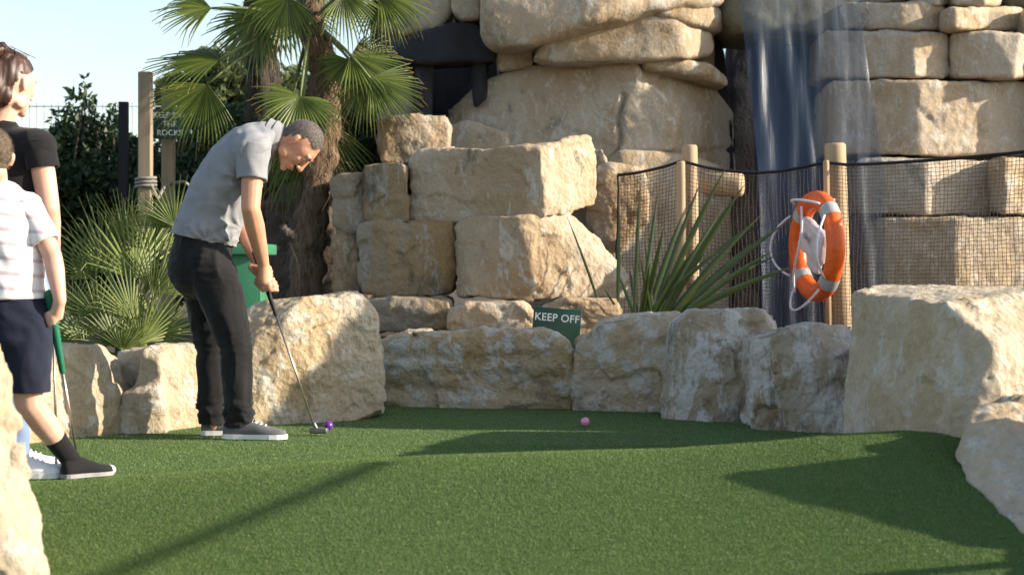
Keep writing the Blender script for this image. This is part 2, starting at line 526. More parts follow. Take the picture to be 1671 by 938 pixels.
ROCKN = [0]
def boulder(label, hulls, mat='ochre', voxel=0.013, name='boulder', group='limestone boulders edging the green', cat='boulder', **kw):
    ROCKN[0] += 1
    me = rock_mesh(hulls, voxel, ROCKN[0] * 7 + 3, **kw)
    o = place(name, me, M[mat])
    tag(o, label, cat, group)
    return o

# edge of the green, from the left of the picture to the right
boulder('tall pale boulder cut off by the photo edge, in front of the walkers',
        [[P(-120, 500, 4.9), P(-5, 548, 4.8), P(8, 575, 4.75), P(30, 690, 4.7), P(38, 780, 4.68), P(60, 860, 4.62), P(88, 960, 4.55), P(95, 1030, 4.5), P(-160, 1030, 4.4), P(-160, 560, 4.5),
          P(-120, 510, 5.2), P(-25, 560, 5.2), P(-10, 700, 5.2), P(0, 900, 5.2), P(-160, 1000, 5.2)]
         ], 'pale', voxel=0.013, amp=0.8, fine=1.2)
boulder('pale boulder behind the boy with a sloping right shoulder',
        [slab([(20, 600, -.25), (70, 563, -.12), (150, 562, .12), (172, 590, .2), (200, 668, .22), (203, 740, .25), (120, 750, .0), (20, 765, -.3)], 7.9, 0.45)], 'pale', amp=0.7, strata=.3)
nr = [slab([(196, 640, .0), (240, 628, .0), (262, 640, .0), (275, 730, .02), (192, 735, -.05)], 8.15, 0.5),
      slab([(188, 572, .16), (250, 568, .1), (258, 660, .1), (195, 660, .18)], 8.3, 0.45),
      slab([(232, 568, .0), (262, 575, -.02), (270, 730, .02), (240, 730, .0), (200, 735, .1)], 8.2, 0.5),
      slab([(240, 563, .02), (330, 560, .25), (345, 620, .28), (340, 725, .28), (268, 728, .0), (262, 600, .0)], 8.25, 0.5)]
boulder('pale stepped boulder with a dark notch, just left of the man in jeans', nr, 'pale', amp=0.6, strata=.2, cuts=3, cut_frac=(.02, .05), soft=2)
boulder('big rounded sunlit boulder right behind the putter shaft',
        [slab([(360, 520, .0), (410, 490, .05), (480, 486, .05), (540, 473, .18), (585, 474, .25), (612, 505, .32), (612, 590, .34), (626, 680, .36), (520, 700, .12), (400, 705, -.05), (355, 690, -.05)], 8.55, 0.5)],
        'pale', amp=0.9, strata=.15, cuts=9)
boulder('wide low ochre slab boulder below the keep off sign',
        [slab([(605, 560, .12), (650, 543, .08), (760, 540, .02), (900, 545, -.05), (930, 560, -.06), (940, 620, -.08), (936, 672, -.05), (760, 676, .02), (640, 668, .1), (596, 668, .16)], 9.55, 0.62, top_in=0.0)],
        'ochre', amp=1.0, strata=.9, cuts=1)
boulder('blocky ochre boulder between the keep off sign and the spiky plant',
        [slab([(938, 560, .1), (985, 520, .06), (1060, 512, .0), (1118, 508, -.05), (1130, 560, -.08), (1120, 676, -.08), (1000, 678, .05), (936, 676, .12)], 9.3, 0.55)],
        'ochre', amp=1.0, strata=.3, cuts=6)
boulder('white veined boulder under the leaves of the spiky plant',
        [slab([(1096, 528, .2), (1130, 506, .1), (1248, 506, .1), (1274, 526, .15), (1270, 600, .0), (1255, 715, -.1), (1160, 704, .0), (1086, 692, .15), (1088, 600, .2)], 8.75, 0.5)],
        'grey', amp=1.0, strata=.2, cuts=3, cut_frac=(.02, .06))
boulder('dark grey streaked boulder against the tallest boulder on the right',
        [slab([(1226, 556, .15), (1290, 536, .05), (1330, 526, .05), (1398, 528, .1), (1412, 600, .0), (1410, 728, -.1), (1290, 726, .0), (1226, 708, .1)], 8.2, 0.5)],
        'grey', amp=1.0, strata=.25, cuts=3, cut_frac=(.02, .06))
boulder('tallest boulder on the right with a flat shaded face and rough sunlit side',
        [[P(1392, 478, 6.75), P(1372, 725, 6.75), P(1376, 760, 6.7), P(1540, 492, 6.1), P(1545, 600, 6.02), P(1560, 770, 5.9), P(1440, 770, 6.3), P(1620, 480, 6.35), P(1700, 478, 6.5), P(1800, 560, 6.3), P(1840, 760, 6.2),
          P(1420, 468, 7.3), P(1700, 470, 7.3), P(1830, 600, 7.2), P(1400, 700, 7.4), P(1840, 760, 7.0), Vector((1.72, 8.0, .68)), Vector((2.4, 8.0, .66)), Vector((1.7, 8.05, -.1)), Vector((2.4, 8.05, -.1)), P(1620, 560, 5.95), P(1650, 760, 5.9)]],  # hidden rear points added to stretch its shadow over the green
        'pale', voxel=0.014, amp=0.8, strata=.1, cuts=4, fine=1.2, facet=.3)
boulder('low rough boulder in the bottom right corner with sunlit top',
        [[P(1562, 735, 5.62), P(1585, 662, 5.75), P(1640, 655, 5.75), P(1720, 690, 5.7), P(1570, 780, 5.5), P(1640, 850, 5.25), P(1700, 900, 5.05), P(1800, 905, 5.1), P(1830, 700, 5.9), P(1700, 640, 6.1), P(1580, 760, 6.0), P(1650, 900, 5.5)]],
        'pale', voxel=0.014, amp=0.9, strata=.1, cuts=4, fine=1.4)
boulder('pale boulder added unseen past the right edge to shadow the ridge',
        [[Vector((1.95, 5.0, .22)), Vector((1.98, 5.32, .52)), Vector((2.0, 5.46, .60)), Vector((2.0, 5.62, .45)), Vector((2.6, 5.1, .3)), Vector((2.6, 5.5, .62)), Vector((1.9, 5.0, -.2)), Vector((1.9, 5.85, -.2)), Vector((2.6, 5.0, -.2)), Vector((2.6, 5.85, -.2))]], 'pale', voxel=0.025, amp=0.4, cuts=0)  # unseen, added to throw a shadow on the ridge
boulder('tall rock outcrop added unseen past the right edge to shade the green',
        [[Vector((x, y, z)) for x in (3.95, 4.9) for y, z in ((7.65, -.2), (7.8, 1.75), (8.06, 2.15), (8.34, 2.55), (8.9, 2.5), (9.3, 2.3), (9.4, -.2))]], 'block', voxel=0.05, amp=1.3, cuts=2)  # unseen mass added to shade the slab and the back of the green

# dry-stacked quarry blocks behind the green
G2 = 'quarry blocks stacked behind the green'
def stack(label, hulls, mat='block', **kw):
    kw.setdefault('voxel', 0.015); kw.setdefault('amp', 0.75); kw.setdefault('strata', 0.35); kw.setdefault('cuts', 5); kw.setdefault('cut_frac', (0.015, 0.05)); kw.setdefault('soft', 2)
    return boulder(label, hulls, mat, name='quarry_block', group=G2, cat='stone block', **kw)
stack('largest top block of the stack with a bright sunlit right end',
      [slab([(668, 262, .32), (690, 245, .3), (790, 250, .15), (872, 236, .0), (890, 245, .0), (888, 362, .0), (700, 366, .3), (668, 362, .34)], 10.75, 0.6),
       slab([(840, 240, .1), (880, 232, .0), (958, 220, .35), (970, 240, .4), (973, 335, .42), (890, 358, .0)], 10.75, 0.45)])
stack('small top block wedged against the left end of the largest block', [slab([(592, 272, .2), (606, 264, .16), (665, 266, .06), (668, 362, .06), (600, 364, .2)], 10.9, 0.5)], 'block_dark')
stack('single pocked block standing above the rest beside the palm', [slab([(612, 200, .05), (640, 190, .0), (728, 187, .1), (736, 205, .1), (730, 268, .1), (620, 268, .05)], 11.5, 0.5)], 'block_dark')
stack('shadowy block beside the fibrous palm trunk, top row', [slab([(540, 292, .1), (560, 284, .05), (598, 284, .1), (604, 380, .05), (545, 385, .1)], 11.1, 0.5)], 'block_dark')
stack('brown middle row block with an orange stained face', [slab([(585, 368, .1), (630, 358, .0), (742, 357, .0), (746, 470, .0), (735, 482, .0), (640, 484, .0), (584, 478, .1)], 10.95, 0.55)], 'block_dark')
stack('middle row block split by sun and shade with a sloping right end',
      [slab([(742, 366, .2), (760, 352, .17), (850, 352, .0), (935, 350, .3), (985, 400, .3), (1030, 450, .3), (1020, 485, .3), (880, 492, .0), (745, 484, .1)], 10.7, 0.55)])
stack('thin dark block at the lower left end of the stack', [slab([(540, 385, .1), (585, 380, .05), (590, 478, .05), (545, 484, .1)], 11.05, 0.5)], 'block_dark')
stack('low block in the shade under the orange stained block', [slab([(590, 488, .1), (640, 482, .05), (740, 486, .05), (745, 540, .05), (590, 545, .1)], 10.7, 0.5)], 'block_dark')
stack('flat pale stone lying behind the wide slab boulder', [slab([(730, 505, .1), (760, 493, .05), (860, 492, .05), (875, 520, .05), (870, 550, .05), (735, 550, .1)], 10.25, 0.45)])
stack('flat sunlit stone behind the keep off sign', [slab([(885, 500, .05), (920, 488, .0), (1005, 487, .1), (1020, 510, .15), (1015, 560, .15), (890, 560, .05)], 10.35, 0.4)], 'block')
stack('rounded tan block between the stack and the black netting', [slab([(955, 290, .1), (985, 268, .05), (1050, 268, .1), (1060, 360, .1), (1000, 420, .1), (960, 370, .1)], 11.75, 0.45)], 'block')
stack('small sunlit stone tucked on top behind the largest block', [slab([(965, 245, .1), (985, 240, .0), (992, 262, .0), (985, 290, .0), (965, 290, .1)], 11.9, 0.35)], 'block', voxel=0.014)
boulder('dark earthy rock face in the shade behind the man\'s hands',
        [slab([(370, 340, .3), (430, 300, .1), (540, 290, .2), (560, 360, .1), (560, 520, .0), (370, 530, .2)], 11.95, 0.8)], 'shadow_wall', voxel=0.025, amp=1.4, strata=.3, name='rock_outcrop', group='rockwork behind the palm', cat='rock')

# ------------------------------------------------------------------ grotto with the waterfall: one piece of cast rockwork, its stones are parts
GD = 13.2
grotto = empty('rock_grotto', P(1100, 500, GD)); tag(grotto, 'tall tan rock grotto with cave mouths and a curtain of falling water', 'grotto')
SN = [200]
def gstone(front, d=GD, thick=0.9, mat='cast', name='stone', voxel=0.028, **kw):
    SN[0] += 1
    kw.setdefault('amp', 0.8); kw.setdefault('strata', 0.15); kw.setdefault('cuts', 4); kw.setdefault('cut_frac', (0.02, 0.06)); kw.setdefault('soft', 4); kw.setdefault('fine', 0.5); kw.setdefault('facet', 0.35)
    hulls = front if isinstance(front[0], list) else [front]
    me = rock_mesh([slab(h, d, thick) for h in hulls], voxel, SN[0], **kw)
    return place(name, me, M[mat], grotto)
# domed rock and its neighbours
def dome_crack(v):
    px = v[:, 0] / v[:, 1] * FPX + 835.5; py = HOR - (v[:, 2] - CAMH) / v[:, 1] * FPX
    xc = 1016 - (py - 150) * .09 + 3 * np.sin(py * .09)
    return -.085 * np.exp(-((px - xc) / 2.6) ** 2) * ((py > 152) & (py < 262)) - .03 * np.exp(-((py - 250 + (px - 1100) * .06) / 4) ** 2) * (px > 1018)
gstone([[(720, 205, .6), (735, 175, .5), (790, 130, .35), (860, 105, .25), (960, 95, .15), (1040, 100, .08), (1120, 160, .05), (1100, 250, .0), (1010, 285, -.05), (860, 300, .1), (735, 290, .4)],
        [(960, 100, .15), (1040, 100, .1), (1110, 114, .3), (1165, 140, .6), (1196, 180, .85), (1204, 290, .9), (1130, 300, .25), (1030, 290, .0), (1010, 160, .05)],
        [(955, 112, .1), (975, 100, .05), (1040, 99, .0), (1048, 112, .0), (1040, 134, .0), (1000, 130, .05)]], d=13.2, soft=6, groove=dome_crack, cuts=2, voxel=.02, amp=1.0, facet=.35)
gstone([(990, 262, .05), (1010, 240, .0), (1130, 250, .1), (1190, 275, .4), (1196, 330, .5), (1190, 540, .5), (990, 540, .0), (985, 300, .05)], d=13.05)
gstone([(730, 205, .2), (760, 195, .1), (830, 215, .0), (850, 300, .0), (740, 300, .2)], d=13.3, mat='cast')
gstone([(1044, 98, .0), (1100, 92, .0), (1160, 100, .1), (1190, 128, .3), (1190, 142, .3), (1120, 125, .1), (1050, 112, .0)], d=13.15, mat='cast')
gstone([(868, 98, .1), (880, 66, .05), (940, 38, .0), (1010, 18, .0), (1100, 28, .0), (1165, 52, .3), (1166, 88, .35), (1120, 98, .1), (1000, 100, .0), (900, 104, .05)], d=13.0)
gstone([(1040, 14, .0), (1080, 5, .0), (1184, 8, .3), (1186, 48, .35), (1150, 50, .2), (1100, 32, .05)], d=12.95)
gstone([(780, 64, .1), (782, 10, .05), (790, -60, .1), (1000, -70, .0), (1186, -60, .3), (1186, 8, .35), (1060, 14, .0), (1000, 22, -.1), (930, 44, -.08), (862, 74, .0), (800, 78, .05)], d=12.85, soft=6)
gstone([(808, 78, .1), (868, 70, .1), (872, 108, .1), (812, 116, .1)], d=13.3, voxel=.02)
gstone([[(610, 0, .3), (640, -60, .2), (736, -60, .1), (738, 20, .1), (720, 48, .1), (660, 58, .2), (612, 40, .3)]], d=13.4, mat='cast')
gstone([(736, -60, .05), (790, -60, .05), (786, 30, .05), (760, 36, .05), (736, 20, .05)], d=13.25)
gstone([(612, 112, .2), (676, 112, .1), (680, 200, .1), (612, 200, .2)], d=13.6, mat='cast')
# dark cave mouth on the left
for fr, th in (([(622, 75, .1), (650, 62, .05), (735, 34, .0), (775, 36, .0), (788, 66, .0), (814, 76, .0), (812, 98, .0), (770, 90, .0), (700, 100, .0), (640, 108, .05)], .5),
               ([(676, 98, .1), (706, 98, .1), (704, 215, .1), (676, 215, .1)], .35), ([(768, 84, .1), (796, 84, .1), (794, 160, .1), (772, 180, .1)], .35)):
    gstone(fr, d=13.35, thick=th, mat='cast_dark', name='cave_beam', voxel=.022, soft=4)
gstone([(600, -20, .0), (830, -20, .0), (830, 330, .0), (600, 330, .0)], d=14.9, thick=.3, mat='cast_dark', name='cave_back', voxel=.05)  # near-black panel stands in for the shade inside the cave
# over and behind the falling water
gstone([(1172, -70, .1), (1450, -70, .1), (1452, 50, .1), (1400, 56, .05), (1250, 50, .05), (1195, 52, .1), (1172, 30, .1)], d=13.1, thick=1.2, mat='cast_olive', name='lintel', soft=6)
gstone([(1180, -20, .0), (1480, -20, .0), (1480, 560, .0), (1180, 560, .0)], d=15.2, thick=.3, mat='cast_dark', name='cave_back', voxel=.05)  # coloured near black for the darkness behind the falling water
gstone([(1150, 40, .0), (1178, 50, .0), (1180, 150, .0), (1198, 200, .0), (1200, 540, .0), (1150, 540, .0)], d=14.0, thick=1.2, mat='cast_dark', name='cave_wall', voxel=.04)  # near-black colour paints the shaded gap beside the water
# right-hand pier: each stone bends away where its lit side begins
def pier(x0, x1, y0, y1, bend, d=12.9, mat='cast', lo=.35, ro=.45, **kw):
    t = (bend - x0) / (x1 - x0)
    e = 4
    fr = [(x0, y0 + e, lo * t + .05), (x0 + 8, y0, lo * t), (bend, y0 + 1, .0), (x1 - 8, y0 + 2, ro * (1 - t)), (x1, y0 + e, ro * (1 - t) + .04), (x1 + 2, y1 - e, ro * (1 - t) + .04), (x1 - 8, y1, ro * (1 - t)), (bend, y1, -.02), (x0 + 8, y1 - 1, lo * t), (x0, y1 - e, lo * t + .05)]
    return gstone(fr, d=d, mat=mat, cuts=1, amp=.8, fine=.9, soft=1, voxel=.022, **kw)
pier(1340, 1550, 50, 128, 1492)
pier(1552, 1690, 52, 128, 1655, d=12.85, lo=.15)
pier(1350, 1700, 131, 254, 1500, d=12.85)
pier(1345, 1542, 4, 48, 1488, d=12.95)
pier(1540, 1672, 10, 49, 1560, d=12.8, lo=.1)
pier(1500, 1555, -40, 10, 1530, d=13.0, lo=.1)
pier(1556, 1634, -50, 9, 1600, d=12.9, lo=.1)
pier(1634, 1760, -60, 12, 1700, d=13.2, mat='cast_olive')
pier(1380, 1480, -60, 4, 1430, d=13.2)
pier(1672, 1800, 10, 128, 1700, d=12.9)
pier(1692, 1850, 128, 256, 1720, d=12.9)
pier(1400, 1622, 258, 352, 1510, d=12.7)
pier(1624, 1790, 256, 350, 1640, d=12.65)
pier(1430, 1800, 354, 480, 1560, d=12.6)
pier(1430, 1800, 482, 600, 1560, d=12.55)
# more of the same rockwork behind and beyond the frame, so the pier has a body
gstone([(1420, -60, .0), (1850, -60, .0), (1850, 560, .0), (1420, 560, .0)], d=13.6, thick=.9, voxel=.07, mat='cast')
gstone([(820, -60, .0), (1170, -60, .0), (1170, 540, .0), (820, 540, .0)], d=13.9, thick=.9, voxel=.07, mat='cast')
# ------------------------------------------------------------------ plants
M['palm'] = leaf_mat('windmill_palm_leaf', (0.045, 0.082, 0.013), (0.20, 0.25, 0.045), 0.5, 0.36, tip=(0.34, 0.21, 0.06), spec=0.5)
M['fanpalm'] = leaf_mat('bush_palm_leaf', (0.10, 0.155, 0.035), (0.33, 0.38, 0.12), 0.45, 0.42, tip=(0.30, 0.25, 0.10), spec=0.5)
M['flax'] = leaf_mat('sword_leaf', (0.03, 0.055, 0.015), (0.085, 0.115, 0.035), 0.2, 0.35, tip=(0.22, 0.10, 0.05), spec=0.5)
M['hedge'] = leaf_mat('hedge_leaf', (0.014, 0.03, 0.012), (0.05, 0.09, 0.03), 0.25, 0.5)
M['treeleaf'] = leaf_mat('tree_leaf', (0.05, 0.075, 0.025), (0.13, 0.16, 0.06), 0.4, 0.5)
M['bark'] = plain('grey_bark', (0.11, 0.085, 0.065), 0.95, 0.5, 25, 0.8, 0.02, stretch=(1, 1, 0.2))
M['fibre_trunk'] = plain('palm_fibre', (0.13, 0.085, 0.052), 0.98, 0.6, 60, 1.0, 0.02, stretch=(1, 1, 0.12))
M['fibre_hair'] = plain('loose_palm_fibre', (0.21, 0.15, 0.095), 0.95, 0.45, 30)
M['petiole'] = plain('palm_stalk', (0.14, 0.17, 0.055), 0.6, 0.3, 12)
M['hedge_core'] = plain('hedge_shade', (0.012, 0.02, 0.010), 0.95, 0.5, 8)

def along_attr(me, vals):
    a = me.attributes.new('along', 'FLOAT', 'POINT'); a.data.foreach_set('value', np.asarray(vals, dtype=np.float32))

def frond_mesh(rnd, hub, axis, normal, rad, spread, nb, root=None, droop=0.35, fold=0.012, width=1.0, ragged=0.12, cup=0.0, split=0.38):
    """fan leaf: nb pleated blades round the hub, stalk back to root"""
    hub, axis = Vector(hub), Vector(axis).normalized()
    normal = Vector(normal); normal = (normal - axis * normal.dot(axis)).normalized()
    side = normal.cross(axis)
    V, F, A = [], [], []
    seg = 7
    for i in range(nb):
        t = i / (nb - 1) * 2 - 1
        ang = t * spread / 2
        L = rad * (1 - 0.16 * t * t) * rnd.uniform(1 - ragged, 1 + ragged * 0.5)
        d = axis * math.cos(ang) + side * math.sin(ang)
        s = (side * math.cos(ang) - axis * math.sin(ang))
        step = spread / (nb - 1) / 2
        dr = droop * rnd.uniform(0.6, 1.4)
        kink = rnd.uniform(0.72, 1.4)
        base = len(V)
        for k in range(seg + 1):
            u = k / seg
            p = hub + d * (L * u) + normal * (cup * rad * abs(t) * u)
            g_ = dr * L * (max(0, u - 0.35) ** 2)
            if u > kink: g_ += (u - kink) * L * 0.9
            p = p + Vector((0, 0, -1)) * g_ - d * (g_ * 0.35)
            w = (L * u * math.tan(step) if u < split else L * split * math.tan(step) * (1 - ((u - split) / (1 - split)) ** 1.3)) * width + 0.0006
            w = max(w, 0.0012)
            V += [p - s * w, p + normal * (fold * min(1, u * 4) * (1 - u * .6)), p + s * w]
            A += [u, u, u]
        for k in range(seg):
            a = base + 3 * k
            F += [(a, a + 1, a + 4, a + 3), (a + 1, a + 2, a + 5, a + 4)]
    return V, F, A

def frond(parent, rnd, hub, axis, normal, rad, spread, nb, mat, root=None, name='frond', stalk=0.011, **kw):
    V, F, A = frond_mesh(rnd, hub, axis, normal, rad, spread, nb, **kw)
    o0 = world_loc(parent)
    me = mesh_from('frond', V, F, True, o0); along_attr(me, A)
    fo = link_obj(name, me, mat, parent)
    if root is not None:
        mb = MB(); r0, h = Vector(root), Vector(hub)
        mid = (r0 + h) / 2 + Vector((0, 0, (h - r0).length * 0.12))
        pts = [r0 * (1 - t) ** 2 + mid * 2 * t * (1 - t) + h * t * t for t in [i / 7 for i in range(8)]]
        mb.tube(pts, [stalk * (1.5 - 0.8 * i / 7) for i in range(8)], 6)
        st = mb.build('leaf_stalk', M['petiole'], None, o0); st.location = (0, 0, 0); st.parent = fo
    return fo

def lerp_path(pts, n):
    pts = [Vector(p) for p in pts]; out = []
    for i in range(n):
        t = i / (n - 1) * (len(pts) - 1); k = min(int(t), len(pts) - 2); u = t - k
        out.append(pts[k].lerp(pts[k + 1], u))
    return out

M['dark_trunk'] = plain('dark_palm_fibre', (0.045, 0.036, 0.03), 0.98, 0.6, 60, 1.0, 0.02, stretch=(1, 1, 0.12))
def palm_trunk(parent, path, r0, r1, seed, hairs, hairlen, dark=False):
    mb = MB(); pts = lerp_path(path, 26)
    mb.limb(pts, [r0 + (r1 - r0) * i / 25 for i in range(26)], n=20)
    me = remeshed(mb.mesh('trunk'), 0.016, 1)
    v = get_co(me); n = get_no(me)
    q = v * np.array([16, 16, 3.0]) + seed
    d = 0.03 * fbm(q, 3) + 0.02 * np.tanh(4 * pnoise(v * np.array([6, 6, 9.]) + seed)) + 0.012 * pnoise(v * 40)
    set_co(me, v + n * d[:, None] - np.array(world_loc(parent)))
    tr = link_obj('trunk', me, M['dark_trunk' if dark else 'fibre_trunk'], parent)
    rnd = random.Random(seed); hb = MB()
    for i in range(hairs):
        t = rnd.random(); k = int(t * 24); c = pts[k].lerp(pts[k + 1], t * 24 - k)
        a = rnd.uniform(0, 2 * math.pi); rr = (r0 + (r1 - r0) * t) * rnd.uniform(.85, 1.05)
        o = Vector((math.cos(a), math.sin(a), 0)); b0 = c + o * rr
        L = hairlen * rnd.uniform(.4, 1.2); tw = Vector((rnd.gauss(0, .3), rnd.gauss(0, .3), 0))
        p1 = b0 + (o * rnd.uniform(.15, .55) + tw * .5) * L + Vector((0, 0, rnd.uniform(-.6, .1))) * L * .6
        p2 = p1 + (o * rnd.uniform(-.1, .3) + tw) * L * .6 + Vector((0, 0, -rnd.uniform(.3, .9))) * L * .6
        w = Vector((-math.sin(a), math.cos(a), 0)) * rnd.uniform(.0008, .0026)
        hb.add([b0 - w, b0 + w, p1 + w * .7, p1 - w * .7, p2], [(0, 1, 2, 3), (3, 2, 4)])
    fb = hb.build('fibre_fringe', M['dark_trunk' if dark else 'fibre_hair'], parent); fb['kind'] = 'stuff'
    return pts

# windmill palm behind the man
rnd = random.Random(5)
PD = 11.5
palm = empty('palm_tree', P(505, 545, PD)); tag(palm, 'windmill palm with a shaggy brown trunk and drooping fans above the man', 'palm tree', 'windmill palms')
tp = palm_trunk(palm, [P(500, 560, PD), P(503, 420, PD), P(518, 300, PD), P(532, 200, PD), P(528, 120, PD), P(512, 50, PD), P(505, -20, PD)], .115, .075, 3, 2600, .14)
crown = P(508, 40, PD)
def pf(hx, hy, tx, ty, dd, toward, spread, nb=26, rootp=None, sc=1.0, par=None, D=PD, mat=None, root=None, **kw):
    """a fan whose hub shows at (hx,hy) and whose middle blade ends about (tx,ty); toward tilts its face to the lens"""
    hub = P(hx, hy, D + dd); tip = P(tx, ty, D + dd + kw.pop('tip_dd', 0.0))
    ax = tip - hub; rad = ax.length * sc
    sw = kw.pop('sunward', .25)
    nrm = Vector((sw, 0, 0)) + Vector((0, -1, 0)) * toward + Vector((0, 0, 1)) * (1 - toward) + Vector((rnd.gauss(0, .12), 0, rnd.gauss(0, .1)))
    return frond(par or palm, rnd, hub, ax, nrm, rad, R(spread), nb, mat or M['palm'], root=root or crown, **dict(dict(split=.5, width=.95), **kw))
pf(345, 14, 240, 12, -.25, .45, 120, 24, tip_dd=-.1)
pf(358, 98, 232, 100, -.3, .35, 150, 28, droop=.25)
pf(338, 138, 285, 238, -.35, .75, 130, 30, droop=.2)
pf(425, 30, 345, 105, -.15, .6, 150, 28)
pf(490, 158, 470, 232, -.45, .55, 210, 34, droop=.45, tip_dd=-.22)
pf(495, 168, 410, 232, -.2, .6, 130, 22, droop=.4)
pf(572, 92, 672, 128, -.2, .55, 170, 32, droop=.15)
pf(570, 98, 510, 140, -.2, .6, 110, 20, droop=.3)
pf(604, 128, 690, 182, -.3, .65, 130, 30, droop=.15)
pf(596, 132, 580, 215, -.25, .75, 120, 22)
pf(618, -8, 712, 22, -.1, .55, 150, 28, droop=.35)
pf(620, -8, 645, 82, -.1, .75, 130, 24)
pf(560, -10, 600, 70, -.3, .7, 140, 24)
pf(470, -5, 440, 85, -.3, .7, 150, 26)
pf(510, 205, 490, 352, .12, .85, 100, 26, droop=.1)
pf(520, 190, 552, 330, .2, .85, 90, 22, droop=.15)
pf(465, 215, 445, 345, .2, .85, 70, 16, droop=.1)
for k in range(7):   # crown above the frame
    a = k / 7 * 2 * math.pi; o = Vector((math.cos(a), math.sin(a) * .8, rnd.uniform(.9, 1.4)))
    hub = crown + Vector((0, 0, .15)) + o * .55
    frond(palm, rnd, hub, o + Vector((0, 0, -.1)), Vector((0, 0, 1)) - o * .3, .5, R(170), 26, M['palm'], root=crown)
# dead straps hanging beside the trunk
for (x0, y0, x1, y1, dd) in ((545, 300, 525, 345, -.3), (472, 395, 490, 470, -.25)):
    mb = MB(); a, b_ = P(x0, y0, PD + dd), P(x1, y1, PD + dd); mb.tube(lerp_path([a, (a + b_) / 2 + Vector((.02, 0, .02)), b_], 6), [.004, .006, .006, .005, .004, .002], 5, flat=.3)
    mb.build('dead_leaf', M['fibre_hair'], palm)

# second windmill palm farther back
PD2 = 12.2
palm2 = empty('palm_tree', P(428, 520, PD2)); tag(palm2, 'farther windmill palm with a dark straight trunk, left of the shaggy one', 'palm tree', 'windmill palms')
palm_trunk(palm2, [P(432, 530, PD2), P(430, 300, PD2), P(428, 100, PD2), P(425, -40, PD2)], .12, .11, 8, 900, .10, True)
crown2 = P(425, -30, PD2)
for (hx, hy, tx, ty, dd, tw, sp) in ((470, 10, 540, 90, -.3, .7, 140), (430, 10, 420, 110, -.4, .8, 140), (500, -30, 600, 0, .1, .5, 150)):
    pf(hx, hy, tx, ty, dd, tw, sp, 24, par=palm2, D=PD2, root=crown2)

# bushy fan palm behind the left boulders
FD = 9.3
fp = empty('fan_palm_bush', P(215, 580, FD)); tag(fp, 'low bushy fan palm with bright yellow green leaves behind the pale boulders', 'fan palm')
base = P(215, 585, FD)
leaves = [(218, 455, 222, 322, 0.0, .8, 150, .35), (180, 450, 140, 330, .1, .8, 110, .3), (285, 370, 300, 285, -.1, .75, 150, .3), (280, 372, 225, 330, -.05, .7, 90, .3),
          (150, 455, 108, 370, .1, .8, 140, .35), (120, 505, 90, 430, 0, .8, 150, .3), (160, 520, 150, 430, -.1, .8, 140, .3), (215, 520, 195, 415, -.12, .85, 130, .3),
          (250, 480, 300, 380, -.05, .8, 130, .3), (262, 545, 325, 480, -.1, .75, 200, .3), (230, 560, 262, 470, -.2, .8, 140, .3), (190, 565, 165, 480, -.2, .8, 150, .3),
          (140, 555, 100, 480, -.15, .8, 150, .3), (205, 400, 195, 312, .15, .8, 80, .25), (240, 420, 262, 320, .15, .8, 110, .3), (300, 470, 345, 400, .1, .7, 140, .3),
          (110, 560, 75, 520, -.1, .7, 150, .3), (200, 572, 225, 512, -.28, .75, 150, .3), (170, 430, 170, 345, .2, .8, 90, .2)]
for (hx, hy, tx, ty, dd, tw, sp, dr) in leaves:
    pf(hx, hy, tx, ty, dd, tw, sp, 20, par=fp, D=FD, mat=M['fanpalm'], root=base + Vector((rnd.uniform(-.08, .08), rnd.uniform(-.05, .05), 0)), droop=dr * .35, split=.3, width=.85, stalk=.007, sunward=rnd.uniform(.3, 1.2), sc=1.14)
mb = MB(); mb.limb([base + Vector((0, 0, -.25)), base + Vector((0, 0, -.05)), base + Vector((0, 0, .08))], [.12, .11, .07]); mb.build('stump', M['fibre_trunk'], fp)

# spiky flax by the netting
fl_rnd = random.Random(77)
flax = empty('flax_plant', P(1050, 520, 10.55)); tag(flax, 'spiky plant with long sword shaped leaves before the black netting', 'plant')
fl = [(925, 353, 989, 515, -.1, .022), (1011, 331, 1008, 500, 0, .03), (1045, 287, 1035, 500, .05, .032), (1076, 300, 1045, 500, .1, .034), (1144, 295, 1065, 505, .05, .042), (1188, 267, 1068, 505, -.05, .05),
      (1216, 300, 1080, 508, -.1, .062), (1246, 347, 1085, 510, 0, .05), (1288, 359, 1090, 512, -.1, .055), (1263, 408, 1095, 514, -.2, .05), (1301, 433, 1085, 515, -.25, .055), (1083, 370, 1050, 505, -.15, .045),
      (1183, 334, 1075, 505, .12, .04), (1118, 340, 1055, 505, .12, .045), (1230, 395, 1090, 512, .1, .035), (1005, 440, 1040, 512, .1, .03), (1160, 440, 1100, 515, -.25, .04), (985, 470, 1020, 515, -.1, .025), (1060, 430, 1045, 512, -.2, .04), (1130, 410, 1060, 512, -.2, .045)]
fl += [(fl_rnd.uniform(1020, 1290), fl_rnd.uniform(320, 440), fl_rnd.uniform(1030, 1095), 512, fl_rnd.uniform(-.3, .3), .03) for k in range(9)]
